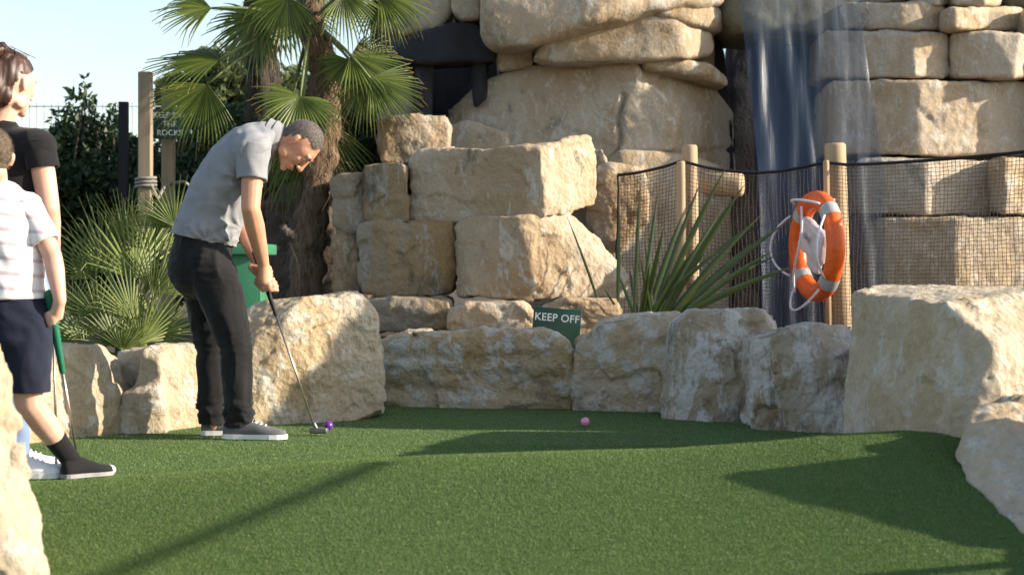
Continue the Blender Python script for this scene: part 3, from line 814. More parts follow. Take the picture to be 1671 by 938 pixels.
for (tx, ty, bx, by, dd, w) in fl:
    w *= .78
    a = P(bx, by + 15, 10.55 + dd * .3); b_ = P(tx, ty, 10.55 + dd * 1.6)
    L = (b_ - a).length; up = Vector((0, 0, 1)); V = []; F = []; A = []
    d = (b_ - a).normalized(); s = d.cross(Vector((0, -1, .15 + rnd.uniform(-.3, .3)))).normalized(); nn = s.cross(d)
    mid = (a + b_) / 2 + up * L * .06 * (1 if abs(d.x) > .3 else .2)
    for k in range(11):
        t = k / 10; p = a * (1 - t) ** 2 + mid * 2 * t * (1 - t) + b_ * t * t
        ww = w * .5 * (0.75 + .5 * t if t < .4 else (0.95) * (1 - ((t - .4) / .6) ** 1.6)) + .0008
        V += [p - s * ww, p + nn * ww * .45, p + s * ww]; A += [t, t, t]
        if k: c = 3 * (k - 1); F += [(c, c + 1, c + 4, c + 3), (c + 1, c + 2, c + 5, c + 4)]
    me = mesh_from('leaf', V, F, True, world_loc(flax)); along_attr(me, A); link_obj('leaf', me, M['flax'], flax)

def leaf_cloud(centers, n, size, seed, flat=False):
    """leaf quads spread through lumps: centers (c, radii)"""
    rs = np.random.RandomState(seed)
    vol = np.array([c[1][0] * c[1][1] * c[1][2] for c in centers]) ** 0.75; idx = rs.choice(len(centers), n, p=vol / vol.sum())
    C = np.array([tuple(c[0]) for c in centers])[idx]; RR = np.array([c[1] for c in centers])[idx]
    d = rs.normal(size=(n, 3)); d /= np.linalg.norm(d, axis=1)[:, None]
    r = rs.uniform(0, 1, n) ** 0.4
    p = C + d * RR * r[:, None]
    p += 0.25 * RR * np.stack([pnoise(p * 3.1), pnoise(p * 3.1 + 50), pnoise(p * 3.1 + 90)], 1)
    a = rs.normal(size=(n, 3)) + d * .6; a /= np.linalg.norm(a, axis=1)[:, None]
    b_ = np.cross(a, rs.normal(size=(n, 3))); b_ /= np.linalg.norm(b_, axis=1)[:, None]
    s = size * rs.uniform(.6, 1.3, n)[:, None]
    a = a * s; b_ = b_ * s * .42
    v = np.stack([p - a, p + b_, p + a, p - b_], 1).reshape(-1, 3)
    return v

def shrub(name, label, cat, base, lumps, n, size, seed, mat, group=None, stems=6, core=True):
    root = empty(name, base); tag(root, label, cat, group); o = np.array(base)
    v = leaf_cloud(lumps, n, size, seed)
    me = fast_mesh('foliage', v - o, np.arange(len(v)).reshape(-1, 4)); fo = link_obj('foliage', me, mat, root); fo['kind'] = 'stuff'
    rnd2 = random.Random(seed); mb = MB()
    for k in range(stems):
        c, r = rnd2.choice(lumps); b0 = Vector(base) + Vector((rnd2.uniform(-.25, .25) * stems / 6, rnd2.uniform(-.1, .1), 0))
        tip = Vector(c) + Vector((rnd2.gauss(0, .3) * r[0], rnd2.gauss(0, .3) * r[1], r[2] * rnd2.uniform(.2, .9)))
        b0.x = b0.x * .5 + tip.x * .5
        mb.tube(lerp_path([b0, (b0 + tip) / 2 + Vector((rnd2.gauss(0, .06), 0, 0)), tip], 7), [.02 - .0025 * i for i in range(7)], 5)
    mb.build('stem', M['bark'], root)
    return root

HD = 15.0
def lump(px, py, d, rx, rz, ry=.5): return (P(px, py, d), (rx, ry, rz))
HY = 28
shrub('hedge', 'dark green hedge along the wire fence behind the woman', 'hedge', P(160, 520, HD),
      [lump(x, y + HY, HD + (i % 3) * .2, .36, .33) for i, (x, y) in enumerate([(60, 250), (60, 330), (105, 235), (110, 300), (130, 370), (150, 215), (165, 280), (180, 340), (215, 250), (225, 310), (235, 380), (262, 280), (275, 350), (310, 270), (320, 340), (80, 400), (170, 410), (290, 410), (20, 300), (-20, 260), (-40, 340)])]
      + [(P(118, 190, HD), (.10, .1, .32)), (P(140, 165, HD), (.05, .05, .25)), (P(150, 195, HD), (.07, .07, .2)), (P(95, 215, HD), (.12, .1, .2)), (P(185, 200, HD), (.1, .1, .2))],
      34000, .040, 11, M['hedge'], 'shrubs along the fence', 16)
shrub('hedge', 'dark green shrub behind the windmill palms, left of the stone stack', 'hedge', P(480, 520, HD),
      [lump(x, y, HD - .3 + (i % 3) * .2, .4, .38) for i, (x, y) in enumerate([(350, 250), (360, 330), (400, 230), (410, 300), (450, 250), (460, 330), (500, 260), (540, 230), (560, 180), (575, 250), (600, 220), (610, 280), (560, 310), (520, 340), (600, 340), (380, 400), (470, 400), (560, 400)])],
      30000, .040, 12, M['hedge'], 'shrubs along the fence', 14)
TD = 18.5
def tree(label, px, base_py, lumps, n, size, seed):
    b0 = P(px, base_py, TD); root = empty('tree', b0); tag(root, label, 'tree', 'trees beyond the fence')
    v = leaf_cloud(lumps, n, size, seed); o = np.array(b0)
    fo = link_obj('crown', fast_mesh('crown', v - o, np.arange(len(v)).reshape(-1, 4)), M['treeleaf'], root); fo['kind'] = 'stuff'
    mb = MB(); top = Vector(lumps[0][0]); mb.tube(lerp_path([b0, (b0 + top) / 2 + Vector((.1, 0, 0)), top], 8), [.09 - .009 * i for i in range(8)], 8)
    for c, r in lumps[1:]:
        s0 = b0.lerp(top, .55); mb.tube(lerp_path([s0, (s0 + Vector(c)) / 2 + Vector((0, 0, .1)), Vector(c)], 6), [.035, .03, .024, .018, .012, .006], 5)
    mb.build('trunk', M['bark'], root)
tree('airy light green tree beyond the hedge, seen through the palm fans', 335, 500, [lump(335, 185, TD, .6, .5), lump(300, 165, TD, .3, .3), lump(375, 130, TD, .45, .4), lump(400, 200, TD, .5, .5), lump(310, 225, TD, .4, .4), lump(280, 150, TD, .16, .16)], 7000, .06, 21)
tree('airy light green tree beyond the hedge, right of the shaggy palm trunk', 590, 500, [lump(590, 190, TD, .5, .45), lump(620, 160, TD, .35, .35), lump(555, 170, TD, .4, .4), lump(470, 180, TD, .5, .5)], 6000, .06, 22)
# ------------------------------------------------------------------ water
m, nt, b = newmat('falling_water')
v = coords(nt, (9, 1, 0.35), False); s1 = noise(nt, v, 6, 6, 0.65, .2); v2 = coords(nt, (22, 1, 0.5), False); s2 = noise(nt, v2, 6, 4, 0.6)
st = math_n(nt, 'MULTIPLY', s1, s2)
op = ramp(nt, st, [(0.15, g(0.26)), (0.28, g(0.34)), (0.42, g(0.48))])
b.inputs['Base Color'].default_value = (0.06, 0.095, 0.15, 1); b.inputs['Roughness'].default_value = 0.35; b.inputs['Specular IOR Level'].default_value = 0.6
nt.links.new(op, b.inputs['Alpha']); bump(nt, b, s1, .25, .02)
M['water'] = m
m, nt, b = newmat('pool_water'); b.inputs['Base Color'].default_value = (0.03, 0.06, 0.06, 1); b.inputs['Roughness'].default_value = 0.08
bump(nt, b, noise(nt, coords(nt), 6, 4), .3, .02); M['pool'] = m
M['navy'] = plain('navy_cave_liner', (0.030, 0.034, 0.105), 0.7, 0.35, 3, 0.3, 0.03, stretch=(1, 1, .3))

def sheet(name, rows, mat, nx=40, ny=60, wob=.03, seed=0, parent=None):
    """rows: (py, x_left, x_right, d) from top to bottom"""
    py = np.array([r[0] for r in rows]); V = []
    for j in range(ny):
        y = py[0] + (py[-1] - py[0]) * j / (ny - 1)
        xl, xr, d = (np.interp(y, py, [r[k] for r in rows]) for k in (1, 2, 3))
        for i in range(nx):
            V.append(P(xl + (xr - xl) * i / (nx - 1), y, d))
    v = np.array([tuple(p) for p in V]); q = np.stack([v[:, 0] * 7, v[:, 0] * 0 + seed, v[:, 2] * .7], 1)
    v[:, 1] += wob * fbm(q, 3)
    i = (np.arange(ny - 1)[:, None] * nx + np.arange(nx - 1)[None, :]).ravel()
    me = fast_mesh(name, v, np.stack([i, i + nx, i + nx + 1, i + 1], 1)); me.polygons.foreach_set('use_smooth', np.ones(len(me.polygons), dtype=bool))
    return link_obj(name, me, mat, parent)
wf = sheet('waterfall', [(-80, 1205, 1395, 12.95), (50, 1213, 1408, 12.75), (270, 1236, 1440, 12.55), (540, 1246, 1450, 12.45)], M['water'], wob=.05)
tag(wf, 'thin curtain of water falling across the cave mouth', kind='structure')
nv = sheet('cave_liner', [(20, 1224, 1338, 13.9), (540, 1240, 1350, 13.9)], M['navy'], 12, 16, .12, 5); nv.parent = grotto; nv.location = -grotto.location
pv, pf_ = grid_sheet(np.linspace(.6, 5, 12), np.linspace(11.8, 14, 8), lambda x, y: x * 0 + 0.30)
pool = link_obj('pool', fast_mesh('pool', pv, pf_), M['pool']); tag(pool, 'dark pool at the foot of the waterfall', kind='structure')

# ------------------------------------------------------------------ netting fence
M['post'] = plain('round_timber', (0.40, 0.29, 0.18), 0.8, 0.22, 14, 0.3, 0.004, stretch=(1, 1, .08))
M['post_grey'] = plain('weathered_timber', (0.30, 0.235, 0.16), 0.85, 0.22, 14, 0.4, 0.004, stretch=(1, 1, .08))
M['net'] = plain('black_net_cord', (0.055, 0.040, 0.028), 0.7, 0.2, 40)
M['rope_black'] = plain('black_edge_rope', (0.010, 0.010, 0.012), 0.7, 0.2, 60)
M['rope_grey'] = plain('grey_rope', (0.24, 0.225, 0.20), 0.9, 0.25, 80, .5, .003)
topx = [1008, 1035, 1060, 1085, 1112, 1150, 1180, 1210, 1240, 1270, 1300, 1325, 1345, 1380, 1420, 1500, 1580, 1671, 1760]
topy = [286, 283, 278, 272, 263, 273, 278, 281, 282, 280, 275, 270, 265, 269, 268, 263, 257, 248, 240]
dx = [1008, 1112, 1345, 1671, 1760]; dd_ = [11.75, 11.45, 11.25, 10.55, 10.3]
xs_ = np.linspace(1008, 1760, 400)
tops = np.array([tuple(P(x, np.interp(x, topx, topy), np.interp(x, dx, dd_))) for x in xs_])
fence = empty('netting_fence', P(1345, 530, 11.25)); tag(fence, 'black net fence on round timber posts in front of the waterfall', 'fence')
fo = np.array(fence.location)
arc = np.concatenate([[0], np.cumsum(np.linalg.norm(np.diff(tops, axis=0), axis=1))])
def top_at(s): return np.array([np.interp(s, arc, tops[:, k]) for k in range(3)])
rn = np.random.RandomState(3)
nV, nF = [], []
def prism(pts, r):
    """three sided cord"""
    b0 = len(nV); k = len(pts)
    for p in pts:
        nV.extend([p + np.array([r, 0, r * .5]), p + np.array([-r, 0, r * .5]), p + np.array([0, -r, -r])])
    for i in range(k - 1):
        for j in range(3):
            a, c = b0 + i * 3 + j, b0 + i * 3 + (j + 1) % 3
            nF.append((a, c, c + 3, a + 3))
ns = int(arc[-1] / .0255); rows = 45
def net_pt(s, t):
    p = top_at(s); z0 = 0.34
    bulge = .03 * math.sin(s * 2.1 + t * 3) * t + .012 * math.sin(s * 7 + t * 5)
    return np.array([p[0] + .006 * math.sin(t * 9 + s * 3) + .003 * math.sin(s * 91 + t * 23) , p[1] + bulge, p[2] + (z0 - p[2]) * t + .003 * math.sin(s * 57 + t * 67)])
for i in range(ns + 1): prism([net_pt(arc[-1] * i / ns, t) for t in np.linspace(0, 1, 14)], .0019)
for j in range(1, rows + 1): prism([net_pt(s, j / rows) for s in np.linspace(0, arc[-1], 90)], .0019)
me = fast_mesh('netting', np.array(nV) - fo, np.array(nF)); link_obj('netting', me, M['net'], fence)
mb = MB(); mb.tube([tuple(t) for t in tops[::6]], .0105, 8); mb.tube([net_pt(0, t) for t in np.linspace(0, 1, 12)], .008, 6); mb.build('top_rope', M['rope_black'], fence)
def round_post(px0, px1, py_top, d, parent, name='post', mat='post', lean=0.0, zb=0.1, bev=.012):
    a = P((px0 + px1) / 2, py_top, d); r = (px1 - px0) / 2 / FPX * d; mb = MB()
    bot = Vector((a.x + lean, a.y, zb)); n = 12
    pts = [a + (bot - a) * t for t in (0, .004, .012, .1, .3, .6, 1)]
    mb.tube(pts, [r * .8, r * .93, r] + [r] * 4, 18)
    o = mb.build(name, M[mat], parent); o.data.polygons.foreach_set('use_smooth', [len(p.vertices) < 6 for p in o.data.polygons]); return o
round_post(1113, 1138, 237, 11.62, fence, lean=.02)
round_post(1345, 1380, 234, 11.38, fence, lean=.05)
round_post(1104, 1118, 263, 11.38, fence, name='stake', lean=.01)
round_post(1343, 1353, 262, 11.19, fence, name='stake', lean=.02)
round_post(1745, 1785, 225, 10.4, fence, lean=.0)
mb = MB(); a = P(1150, 302, 12.15); mb.tube([a, a + Vector((.02, -.01, 0)), a + Vector((.24, -.10, .0)), a + Vector((.255, -.105, 0))], [.075, .085, .085, .07], 16)
lg = mb.build('log', M['post'], None, origin=a); tag(lg, 'short round log end sticking out behind the netting', 'log')

# ------------------------------------------------------------------ lifebuoy
M['orange'] = plain('orange_lifebuoy_shell', (0.82, 0.13, 0.018), 0.38, 0.1, 25, .15, .003)
M['tape'] = plain('silver_reflective_tape', (0.42, 0.42, 0.41), 0.35, 0.12, 40)
M['whiterope'] = plain('white_grab_line', (0.78, 0.74, 0.78), 0.7, 0.1, 80, .3, .002)
M['whiteplastic'] = plain('white_plastic', (0.66, 0.62, 0.64), 0.4, 0.06, 20)
M['inkgrey'] = plain('grey_print', (0.28, 0.27, 0.32), 0.6, 0.1, 30)
LD = 10.95
lc = P(1332, 402, LD)
ring = empty('lifebuoy', lc); tag(ring, 'orange lifebuoy with silver bands and white grab line on a timber post', 'lifebuoy')
yaw = R(-76)   # ring axis, turned to the left of the lens
RZ = Matrix.Rotation(yaw, 4, 'Z') @ Matrix.Rotation(R(4), 4, 'Y')
def rp(x, y, z): return RZ @ Vector((x, y, z))   # ring lies in local XZ, axis local -Y
RO, TR = .292, .061
def ring_part(a0, a1, n, inflate=0.0, m=16):
    mb = MB(); pts = []; V = []; F = []
    for i in range(n + 1):
        a = a0 + (a1 - a0) * i / n
        for j in range(m):
            t = 2 * math.pi * j / m; cr, sr = math.cos(t), math.sin(t)
            rr = (TR + inflate); ax = rr * .92 * (abs(sr) ** .85) * (1 if sr > 0 else -1); rad = RO + rr * 1.0 * (abs(cr) ** .85) * (1 if cr > 0 else -1)
            V.append(rp(rad * math.cos(a), ax, rad * math.sin(a)))
    for i in range(n):
        for j in range(m):
            F.append((i * m + j, i * m + (j + 1) % m, (i + 1) * m + (j + 1) % m, (i + 1) * m + j))
    return V, F
V, F = ring_part(0, 2 * math.pi, 72); link_obj('shell', mesh_from('shell', V, F), M['orange'], ring)
for a in (48, 138, 228, 318):
    V, F = ring_part(R(a - 7.5), R(a + 7.5), 8, .0025); link_obj('band', mesh_from('band', V, F), M['tape'], ring)
# grab line: loops between the bands
mb = MB()
for k, a in enumerate((48, 138, 228, 318)):
    pts = []
    for i in range(17):
        t = i / 16; an = R(a + 9 + 72 * t); bul = math.sin(math.pi * t)
        out = RO + TR * .6 + .06 * bul * (1.0 if k in (1, 2) else .25); ax = -.02 - .085 * bul - .045
        pts.append(rp(out * math.cos(an), ax, out * math.sin(an) - .05 * bul * (1 if k == 0 else .3)))
    mb.tube(pts, .0075, 8)
o = mb.build('grab_line', M['whiterope'], None); o.parent = ring
mb = MB(); pts = [rp(.06 * math.sin(t * 5) - .02, -.10 - .03 * math.sin(t * 3), .25 - .55 * t) for t in np.linspace(0, 1, 24)]
mb.tube(pts, .0075, 8); o = mb.build('throw_line', M['whiterope'], None); o.parent = ring
mb = MB(); mb.box((-.18, -.04, -.09), (.17, .02, .12), None, .02); mb.box((-.02, -.035, -.16), (.15, .015, -.02), None, .02)
me = remeshed(mb.mesh('line_pouch'), .008, 3); v = get_co(me); v = v + get_no(me) * (.014 * fbm(v * 9, 3))[:, None]; set_co(me, v); me.transform(RZ @ Matrix.Rotation(R(18), 4, 'Y'))
pl = link_obj('line_pouch', me, M['whiteplastic'], ring); pl.location = rp(0, -.01, .02)
def text_mesh(txt, size, mat, Mx, parent, name='lettering', ext=.0008, spacing=1.0, xs=1.0):
    cu = bpy.data.curves.new('t', 'FONT'); cu.body = txt; cu.size = size; cu.align_x = 'CENTER'; cu.align_y = 'CENTER'; cu.extrude = ext; cu.space_character = spacing; cu.offset = size * .012
    o = bpy.data.objects.new('t', cu); COL.objects.link(o); dg = bpy.context.evaluated_depsgraph_get()
    me = bpy.data.meshes.new_from_object(o.evaluated_get(dg)); bpy.data.objects.remove(o)
    me.transform(Matrix.Diagonal((xs, 1, 1, 1))); me.transform(Mx); me.materials.clear()
    return link_obj(name, me, mat, parent)
FX = Matrix.Rotation(R(90), 4, 'X')      # text plane -> facing -Y
text_mesh('duuj', .06, M['inkgrey'], RZ @ Matrix.Rotation(R(18), 4, 'Y') @ Matrix.Translation((-.03, -.050, .03)) @ FX, pl)
mb = MB(); mb.tube([P(1350, 330, LD) - lc, P(1362, 326, 11.3) - lc], .01, 8); o = mb.build('hook', M['tape'], None); o.parent = ring

# ------------------------------------------------------------------ signs
M['signgreen'] = plain('dark_green_sign', (0.016, 0.062, 0.042), 0.35, 0.12, 6)
M['signwhite'] = plain('white_sign_print', (0.75, 0.8, 0.78), 0.5, 0.05, 30)
sg = empty('keep_off_sign', P(905, 560, 10.0)); tag(sg, 'small dark green keep off sign stuck between two boulders', 'sign')
SM = Matrix.Rotation(R(4.5), 4, 'Y') @ Matrix.Rotation(R(-8), 4, 'Z')
ce = P(908, 532, 10.15) - sg.location
mb = MB(); mb.box((-.142, -.004, -.14), (.142, .004, .105), Matrix.Translation(ce) @ SM, .002); o = mb.build('sign_board', M['signgreen'], None); o.parent = sg
text_mesh('KEEP OFF', .062, M['signwhite'], Matrix.Translation(ce) @ SM @ Matrix.Translation((.0, -.0055, .047)) @ FX, sg, xs=.98, spacing=1.05)
mb = MB(); mb.box((-.012, .005, -.42), (.012, .02, .08), Matrix.Translation(ce) @ SM); o = mb.build('stake', M['post_grey'], None); o.parent = sg

# rope fence with its sign on the left
rf = empty('rope_fence', P(240, 540, 12.0)); tag(rf, 'two square timber posts tied with rope behind the fan palm', 'fence')
def square_post(px0, px1, pt, d, parent, mat='post_grey', zb=.15):
    a, b_ = P(px0, pt, d), P(px1, pt, d); w = b_.x - a.x; mb = MB()
    mb.box((a.x, d - w / 2, zb), (b_.x, d + w / 2, a.z), None, .008); return mb.build('post', M[mat], parent, smooth=False)
square_post(227, 248, 118, 12.0, rf); square_post(265, 285, 150, 12.3, rf)
mb = MB()
for k in range(3):
    c = P(238, 296 + k * 6, 12.0); mb.tube([c + Vector((math.cos(t) * .068, math.sin(t) * .068, .004 * t)) for t in np.linspace(0, 6.3, 20)], .011, 7)
mb.tube(lerp_path([P(246, 302, 11.94), P(258, 325, 12.05), P(266, 308, 12.15), P(276, 300, 12.22), P(300, 296, 12.4), P(330, 320, 12.6)], 24), .012, 7)
mb.build('rope', M['rope_grey'], rf)
ks = empty('keep_off_rocks_sign', P(277, 230, 12.15)); tag(ks, 'green sign on a timber post half hidden by a palm fan', 'sign')
ce = P(277, 203, 12.17) - ks.location; hw = 28 / FPX * 12.17; hh = 24 / FPX * 12.17
mb = MB(); mb.box((-hw, -.004, -hh), (hw, .004, hh), Matrix.Translation(ce), .002); o = mb.build('sign_board', M['signgreen'], None); o.parent = ks
for i, t in enumerate(('KEEP OFF', 'THE', 'ROCKS')):
    text_mesh(t, .056, M['signwhite'], Matrix.Translation(ce + Vector((0.0, -.0055, .062 - i * .062))) @ FX, ks)

# wire fence in the distance
M['wire'] = plain('grey_fence_wire', (0.30, 0.32, 0.34), 0.5, 0.1, 20)
M['blackpost'] = plain('black_steel_post', (0.005, 0.0055, 0.008), 0.7, 0.2, 20)
wfn = empty('wire_fence', P(160, 500, 16.0)); tag(wfn, 'grey wire mesh fence with a black post above the hedge', 'fence')
mb = MB()
for x in np.arange(-60, 330, 12.0): mb.tube([P(x, 168, 16.0), P(x, 490, 16.0)], .0042, 5)
for y in (174, 225, 300, 380, 460): mb.tube([P(-60, y, 16.0), P(330, y, 16.0)], .005, 5)
mb.build('wire_mesh', M['wire'], wfn)
mb = MB(); a = P(193, 166, 14.2); b_ = P(208, 166, 14.2); mb.box((a.x, 14.2, .1), (b_.x, 14.26, a.z), None, .004); mb.build('fence_post', M['blackpost'], wfn, smooth=False)

# green cabinet behind the boulder
M['cabinet'] = plain('green_cabinet_paint', (0.045, 0.20, 0.105), 0.4, 0.08, 8)
gb = empty('green_cabinet', P(410, 560, 9.45)); tag(gb, 'green metal cabinet with a lipped lid behind the man\'s legs', 'cabinet')
mb = MB(); a, b_ = P(330, 412, 9.4), P(426, 560, 9.4); mb.box((a.x, 9.4, b_.z), (b_.x, 9.7, a.z), None, .006); mb.build('cabinet_body', M['cabinet'], gb)
mb = MB(); a, b_ = P(322, 398, 9.37), P(437, 416, 9.37); mb.box((a.x, 9.36, b_.z), (b_.x, 9.73, a.z), None, .008); mb.build('lid', M['cabinet'], gb)

# ------------------------------------------------------------------ balls and rail
def ball(px, py, col, label, r=.0225):
    s = (HOR - py) / FPX
    d = (CAMH - r) / ((py - HOR) / FPX); c = P(px, py, d)
    c.z = float(turf_z(np.array([c.x]), np.array([c.y]))[0]) + r + .006
    m = plain('ball_' + label.split()[0], col, 0.18, 0.04, 8, spec=.6); mb = MB()
    bm = bmesh.new(); bmesh.ops.create_icosphere(bm, subdivisions=5, radius=r)
    me = bpy.data.meshes.new('ball'); bm.to_mesh(me); bm.free()
    v = get_co(me); n = v / r
    # dimples on a spiral lattice
    k = np.arange(250); ph = np.arccos(1 - 2 * (k + .5) / 250); th = np.pi * (1 + 5 ** .5) * k
    dc = np.stack([np.cos(th) * np.sin(ph), np.sin(th) * np.sin(ph), np.cos(ph)], 1)
    mx = (n @ dc.T).max(1); v = v - n * (.0006 * np.clip((mx - .996) / .004, 0, 1))[:, None]; set_co(me, v)
    me.polygons.foreach_set('use_smooth', np.ones(len(me.polygons), dtype=bool))
    o = link_obj('golf_ball', me, m, None, c); tag(o, label, 'golf ball', 'golf balls on the green'); return o
ball(536, 696, (0.14, 0.03, 0.30), 'purple golf ball against the putter head')
ball(955, 690, (0.75, 0.30, 0.45), 'pink golf ball alone on the shaded green')
# unseen rail added past the boulders: it casts the long streaks on the turf
rl = empty('shadow_rail', Vector((2.75, 5.6, -.2))); tag(rl, 'unseen timber rail added to streak the turf with shadow', 'rail')
mb = MB(); mb.tube([(2.75, 5.56, 1.29), (2.75, 4.24, 1.35), (2.75, 3.0, 1.36)], .018, 12); mb.build('rail', M['post'], rl)
mb = MB(); mb.tube([(2.75, 5.3, -.1), (2.75, 4.15, 1.12)], .02, 12); mb.build('streak_brace', M['post'], rl)  # diagonal bar added for the second shadow streak
for yy in (4.15, 3.0):
    mb = MB(); mb.tube([(2.75, yy, -.2), (2.75, yy, 1.34)], .033, 12); mb.build('post', M['post'], rl)
# ------------------------------------------------------------------ people
def skin(name, col):
    m, nt, b = newmat(name); v = coords(nt)
    n = noise(nt, v, 9, 5, .6); n2 = noise(nt, v, 90, 3, .6)
    c = ramp(nt, n, [(.3, (col[0] * .86, col[1] * .72, col[2] * .68)), (.7, col)])
    nt.links.new(c, b.inputs['Base Color']); b.inputs['Roughness'].default_value = .5; b.inputs['Specular IOR Level'].default_value = .35
    b.inputs['Subsurface Weight'].default_value = .12; b.inputs['Subsurface Radius'].default_value = (.012, .005, .003); b.inputs['Subsurface Scale'].default_value = 1.0
    bump(nt, b, n2, .25, .002); return m
def cloth(name, col, var=.12, bs=.35, weave=220, rough=.9):
    m, nt, b = newmat(name); v = coords(nt)
    n = noise(nt, v, 6, 5, .6); w = noise(nt, v, weave, 2, .6)
    c = ramp(nt, math_n(nt, 'ADD', math_n(nt, 'MULTIPLY', n, .6), math_n(nt, 'MULTIPLY', w, .4)), [(.3, tuple(x * (1 - var) for x in col)), (.7, tuple(min(1, x * (1 + var)) for x in col))])
    nt.links.new(c, b.inputs['Base Color']); b.inputs['Roughness'].default_value = rough; b.inputs['Specular IOR Level'].default_value = .15
    b.inputs['Sheen Weight'].default_value = .1
    bump(nt, b, math_n(nt, 'ADD', noise(nt, v, 14, 4, .5), math_n(nt, 'MULTIPLY', w, .15)), bs, .012); return m
M['skin_tan'] = skin('tanned_skin', (0.60, 0.33, 0.215)); M['skin_pale'] = skin('pale_skin', (0.66, 0.43, 0.33))
M['shirt_grey'] = cloth('grey_marl_jersey', (0.25, 0.255, 0.27), .1, .3)
M['jeans'] = cloth('washed_black_denim', (0.015, 0.0145, 0.015), .5, .6)
M['tee_black'] = cloth('black_jersey', (0.012, 0.012, 0.013), .25, .35)
M['bluejeans'] = cloth('blue_denim', (0.16, 0.22, 0.34), .2, .4)
M['navy_shorts'] = cloth('navy_jersey', (0.016, 0.019, 0.036), .2, .35)
M['sock'] = cloth('black_sock', (0.012, 0.011, 0.012), .2, .4)
M['canvas_grey'] = cloth('grey_canvas', (0.12, 0.12, 0.125), .15, .3); M['canvas_black'] = cloth('black_canvas', (0.016, 0.015, 0.016), .2, .3)
M['rubber'] = plain('white_rubber', (0.72, 0.71, 0.68), .6, .08, 30); M['lace'] = plain('white_lace', (.78, .77, .74), .8, .06, 60)
M['sole_grey'] = plain('grey_rubber', (.30, .29, .28), .7, .1, 30)
M['trainer'] = plain('white_trainer_leather', (.75, .75, .77), .5, .05, 20)
M['hair_grey'] = plain('short_grey_hair', (0.12, 0.10, 0.088), .7, .5, 120, 1.0, .004); M['hair_brown'] = plain('dark_brown_hair', (0.050, 0.020, 0.012), .5, .5, 22, .6, .004, stretch=(1, 1, .15), spec=.5)
M['hair_buzz'] = plain('cropped_brown_hair', (0.11, 0.08, 0.055), .8, .4, 150, .8, .003)
M['eye'] = plain('eye_white', (.55, .5, .46), .25, .05, 20); M['brow'] = plain('brow_hair', (.05, .035, .025), .8, .3, 80)
M['lip'] = plain('lip_skin', (.42, .17, .13), .5, .1, 40)
m, nt, b = newmat('pink_striped_jersey'); tc = nd(nt, 'TexCoord'); sp = nd(nt, 'SeparateXYZ'); nt.links.new(tc.outputs['Object'], sp.inputs[0])
wob = math_n(nt, 'ADD', math_n(nt, 'ADD', sp.outputs['Z'], math_n(nt, 'MULTIPLY', sp.outputs['X'], .12)), math_n(nt, 'MULTIPLY', noise(nt, tc.outputs['Object'], 5, 3), .02))
fr = math_n(nt, 'FRACT', math_n(nt, 'MULTIPLY', wob, 19.0))
sc_ = ramp(nt, fr, [(.0, (.78, .75, .77)), (.56, (.78, .75, .77)), (.62, (.55, .44, .47)), (.80, (.60, .49, .52)), (.86, (.72, .68, .70)), (1, (.78, .75, .77))])
nt.links.new(sc_, b.inputs['Base Color']); b.inputs['Roughness'].default_value = .9; bump(nt, b, noise(nt, tc.outputs['Object'], 12, 4), .3, .012); M['stripes'] = m

def build_soft(mb, name, mat, parent, voxel, smooth_it=3, wrinkle=0.0, wscale=(9, 9, 22), fine=0.0, cond=None, seed=0, planes=()):
    me = remeshed(mb.mesh(name), voxel, smooth_it)
    if wrinkle:
        v = get_co(me); n = get_no(me); q = v * np.array(wscale) + seed
        w = 1 - np.abs(fbm(q + 1.5 * pnoise(v * 4 + seed)[:, None], 2)) * 2.4
        set_co(me, v + n * (wrinkle * (w - .4) + fine * pnoise(v * 30))[:, None])
    o0 = world_loc(parent) if parent is not None else Vector((0, 0, 0))
    if planes:     # clean straight hems
        bm = bmesh.new(); bm.from_mesh(me)
        for co_, no_ in planes: bmesh.ops.bisect_plane(bm, geom=bm.verts[:] + bm.edges[:] + bm.faces[:], plane_co=co_, plane_no=no_, clear_outer=True)
        bm.to_mesh(me); bm.free()
    if cond is not None:
        v = get_co(me); keep = cond(v)
        bm = bmesh.new(); bm.from_mesh(me); bm.verts.ensure_lookup_table()
        bmesh.ops.delete(bm, geom=[bm.verts[i] for i in np.nonzero(~keep)[0]], context='VERTS'); bm.to_mesh(me); bm.free()
    set_co(me, get_co(me) - np.array(o0))
    me.materials.clear()
    return link_obj(name, me, mat, parent)

def sleeve(parent, mat, a, e, t1, r0, r1, seed, inset=None, hem=.006):
    """open tube of cloth from inside the shoulder to a square cuff"""
    a, e = Vector(a), Vector(e); d = (e - a); L = d.length * t1; d.normalize(); x = d.orthogonal().normalized(); y = d.cross(x)
    n, k = 36, 22; V = []
    start = a - d * .03 + (inset or Vector((0, 0, 0)))
    for i in range(k):
        t = i / (k - 1); c = start.lerp(a + d * L, t); r = r0 + (r1 - r0) * t
        if i == 0: r *= .55
        if i == 1: r *= .85
        for j in range(n): th = 2 * math.pi * j / n; V.append(c + (x * math.cos(th) + y * math.sin(th)) * r)
    v = np.array([tuple(p) for p in V]); cen = np.repeat(np.array([tuple(start.lerp(a + d * L, i / (k - 1))) for i in range(k)]), n, axis=0)
    nn = v - cen; nn /= np.linalg.norm(nn, axis=1)[:, None]
    w = 1 - np.abs(fbm(v * np.array([11, 11, 7.]) + seed, 2)) * 2.4; v = v + nn * (.007 * (w - .4))[:, None]
    v = np.concatenate([v, v[-n:] - nn[-n:] * .005, v[-n:] - nn[-n:] * .006 - np.array(d) * .03])
    F = [(i * n + j, i * n + (j + 1) % n, (i + 1) * n + (j + 1) % n, (i + 1) * n + j) for i in range(k + 1) for j in range(n)]
    return link_obj('sleeve', mesh_from('sleeve', v, F, True, world_loc(parent)), mat, parent)

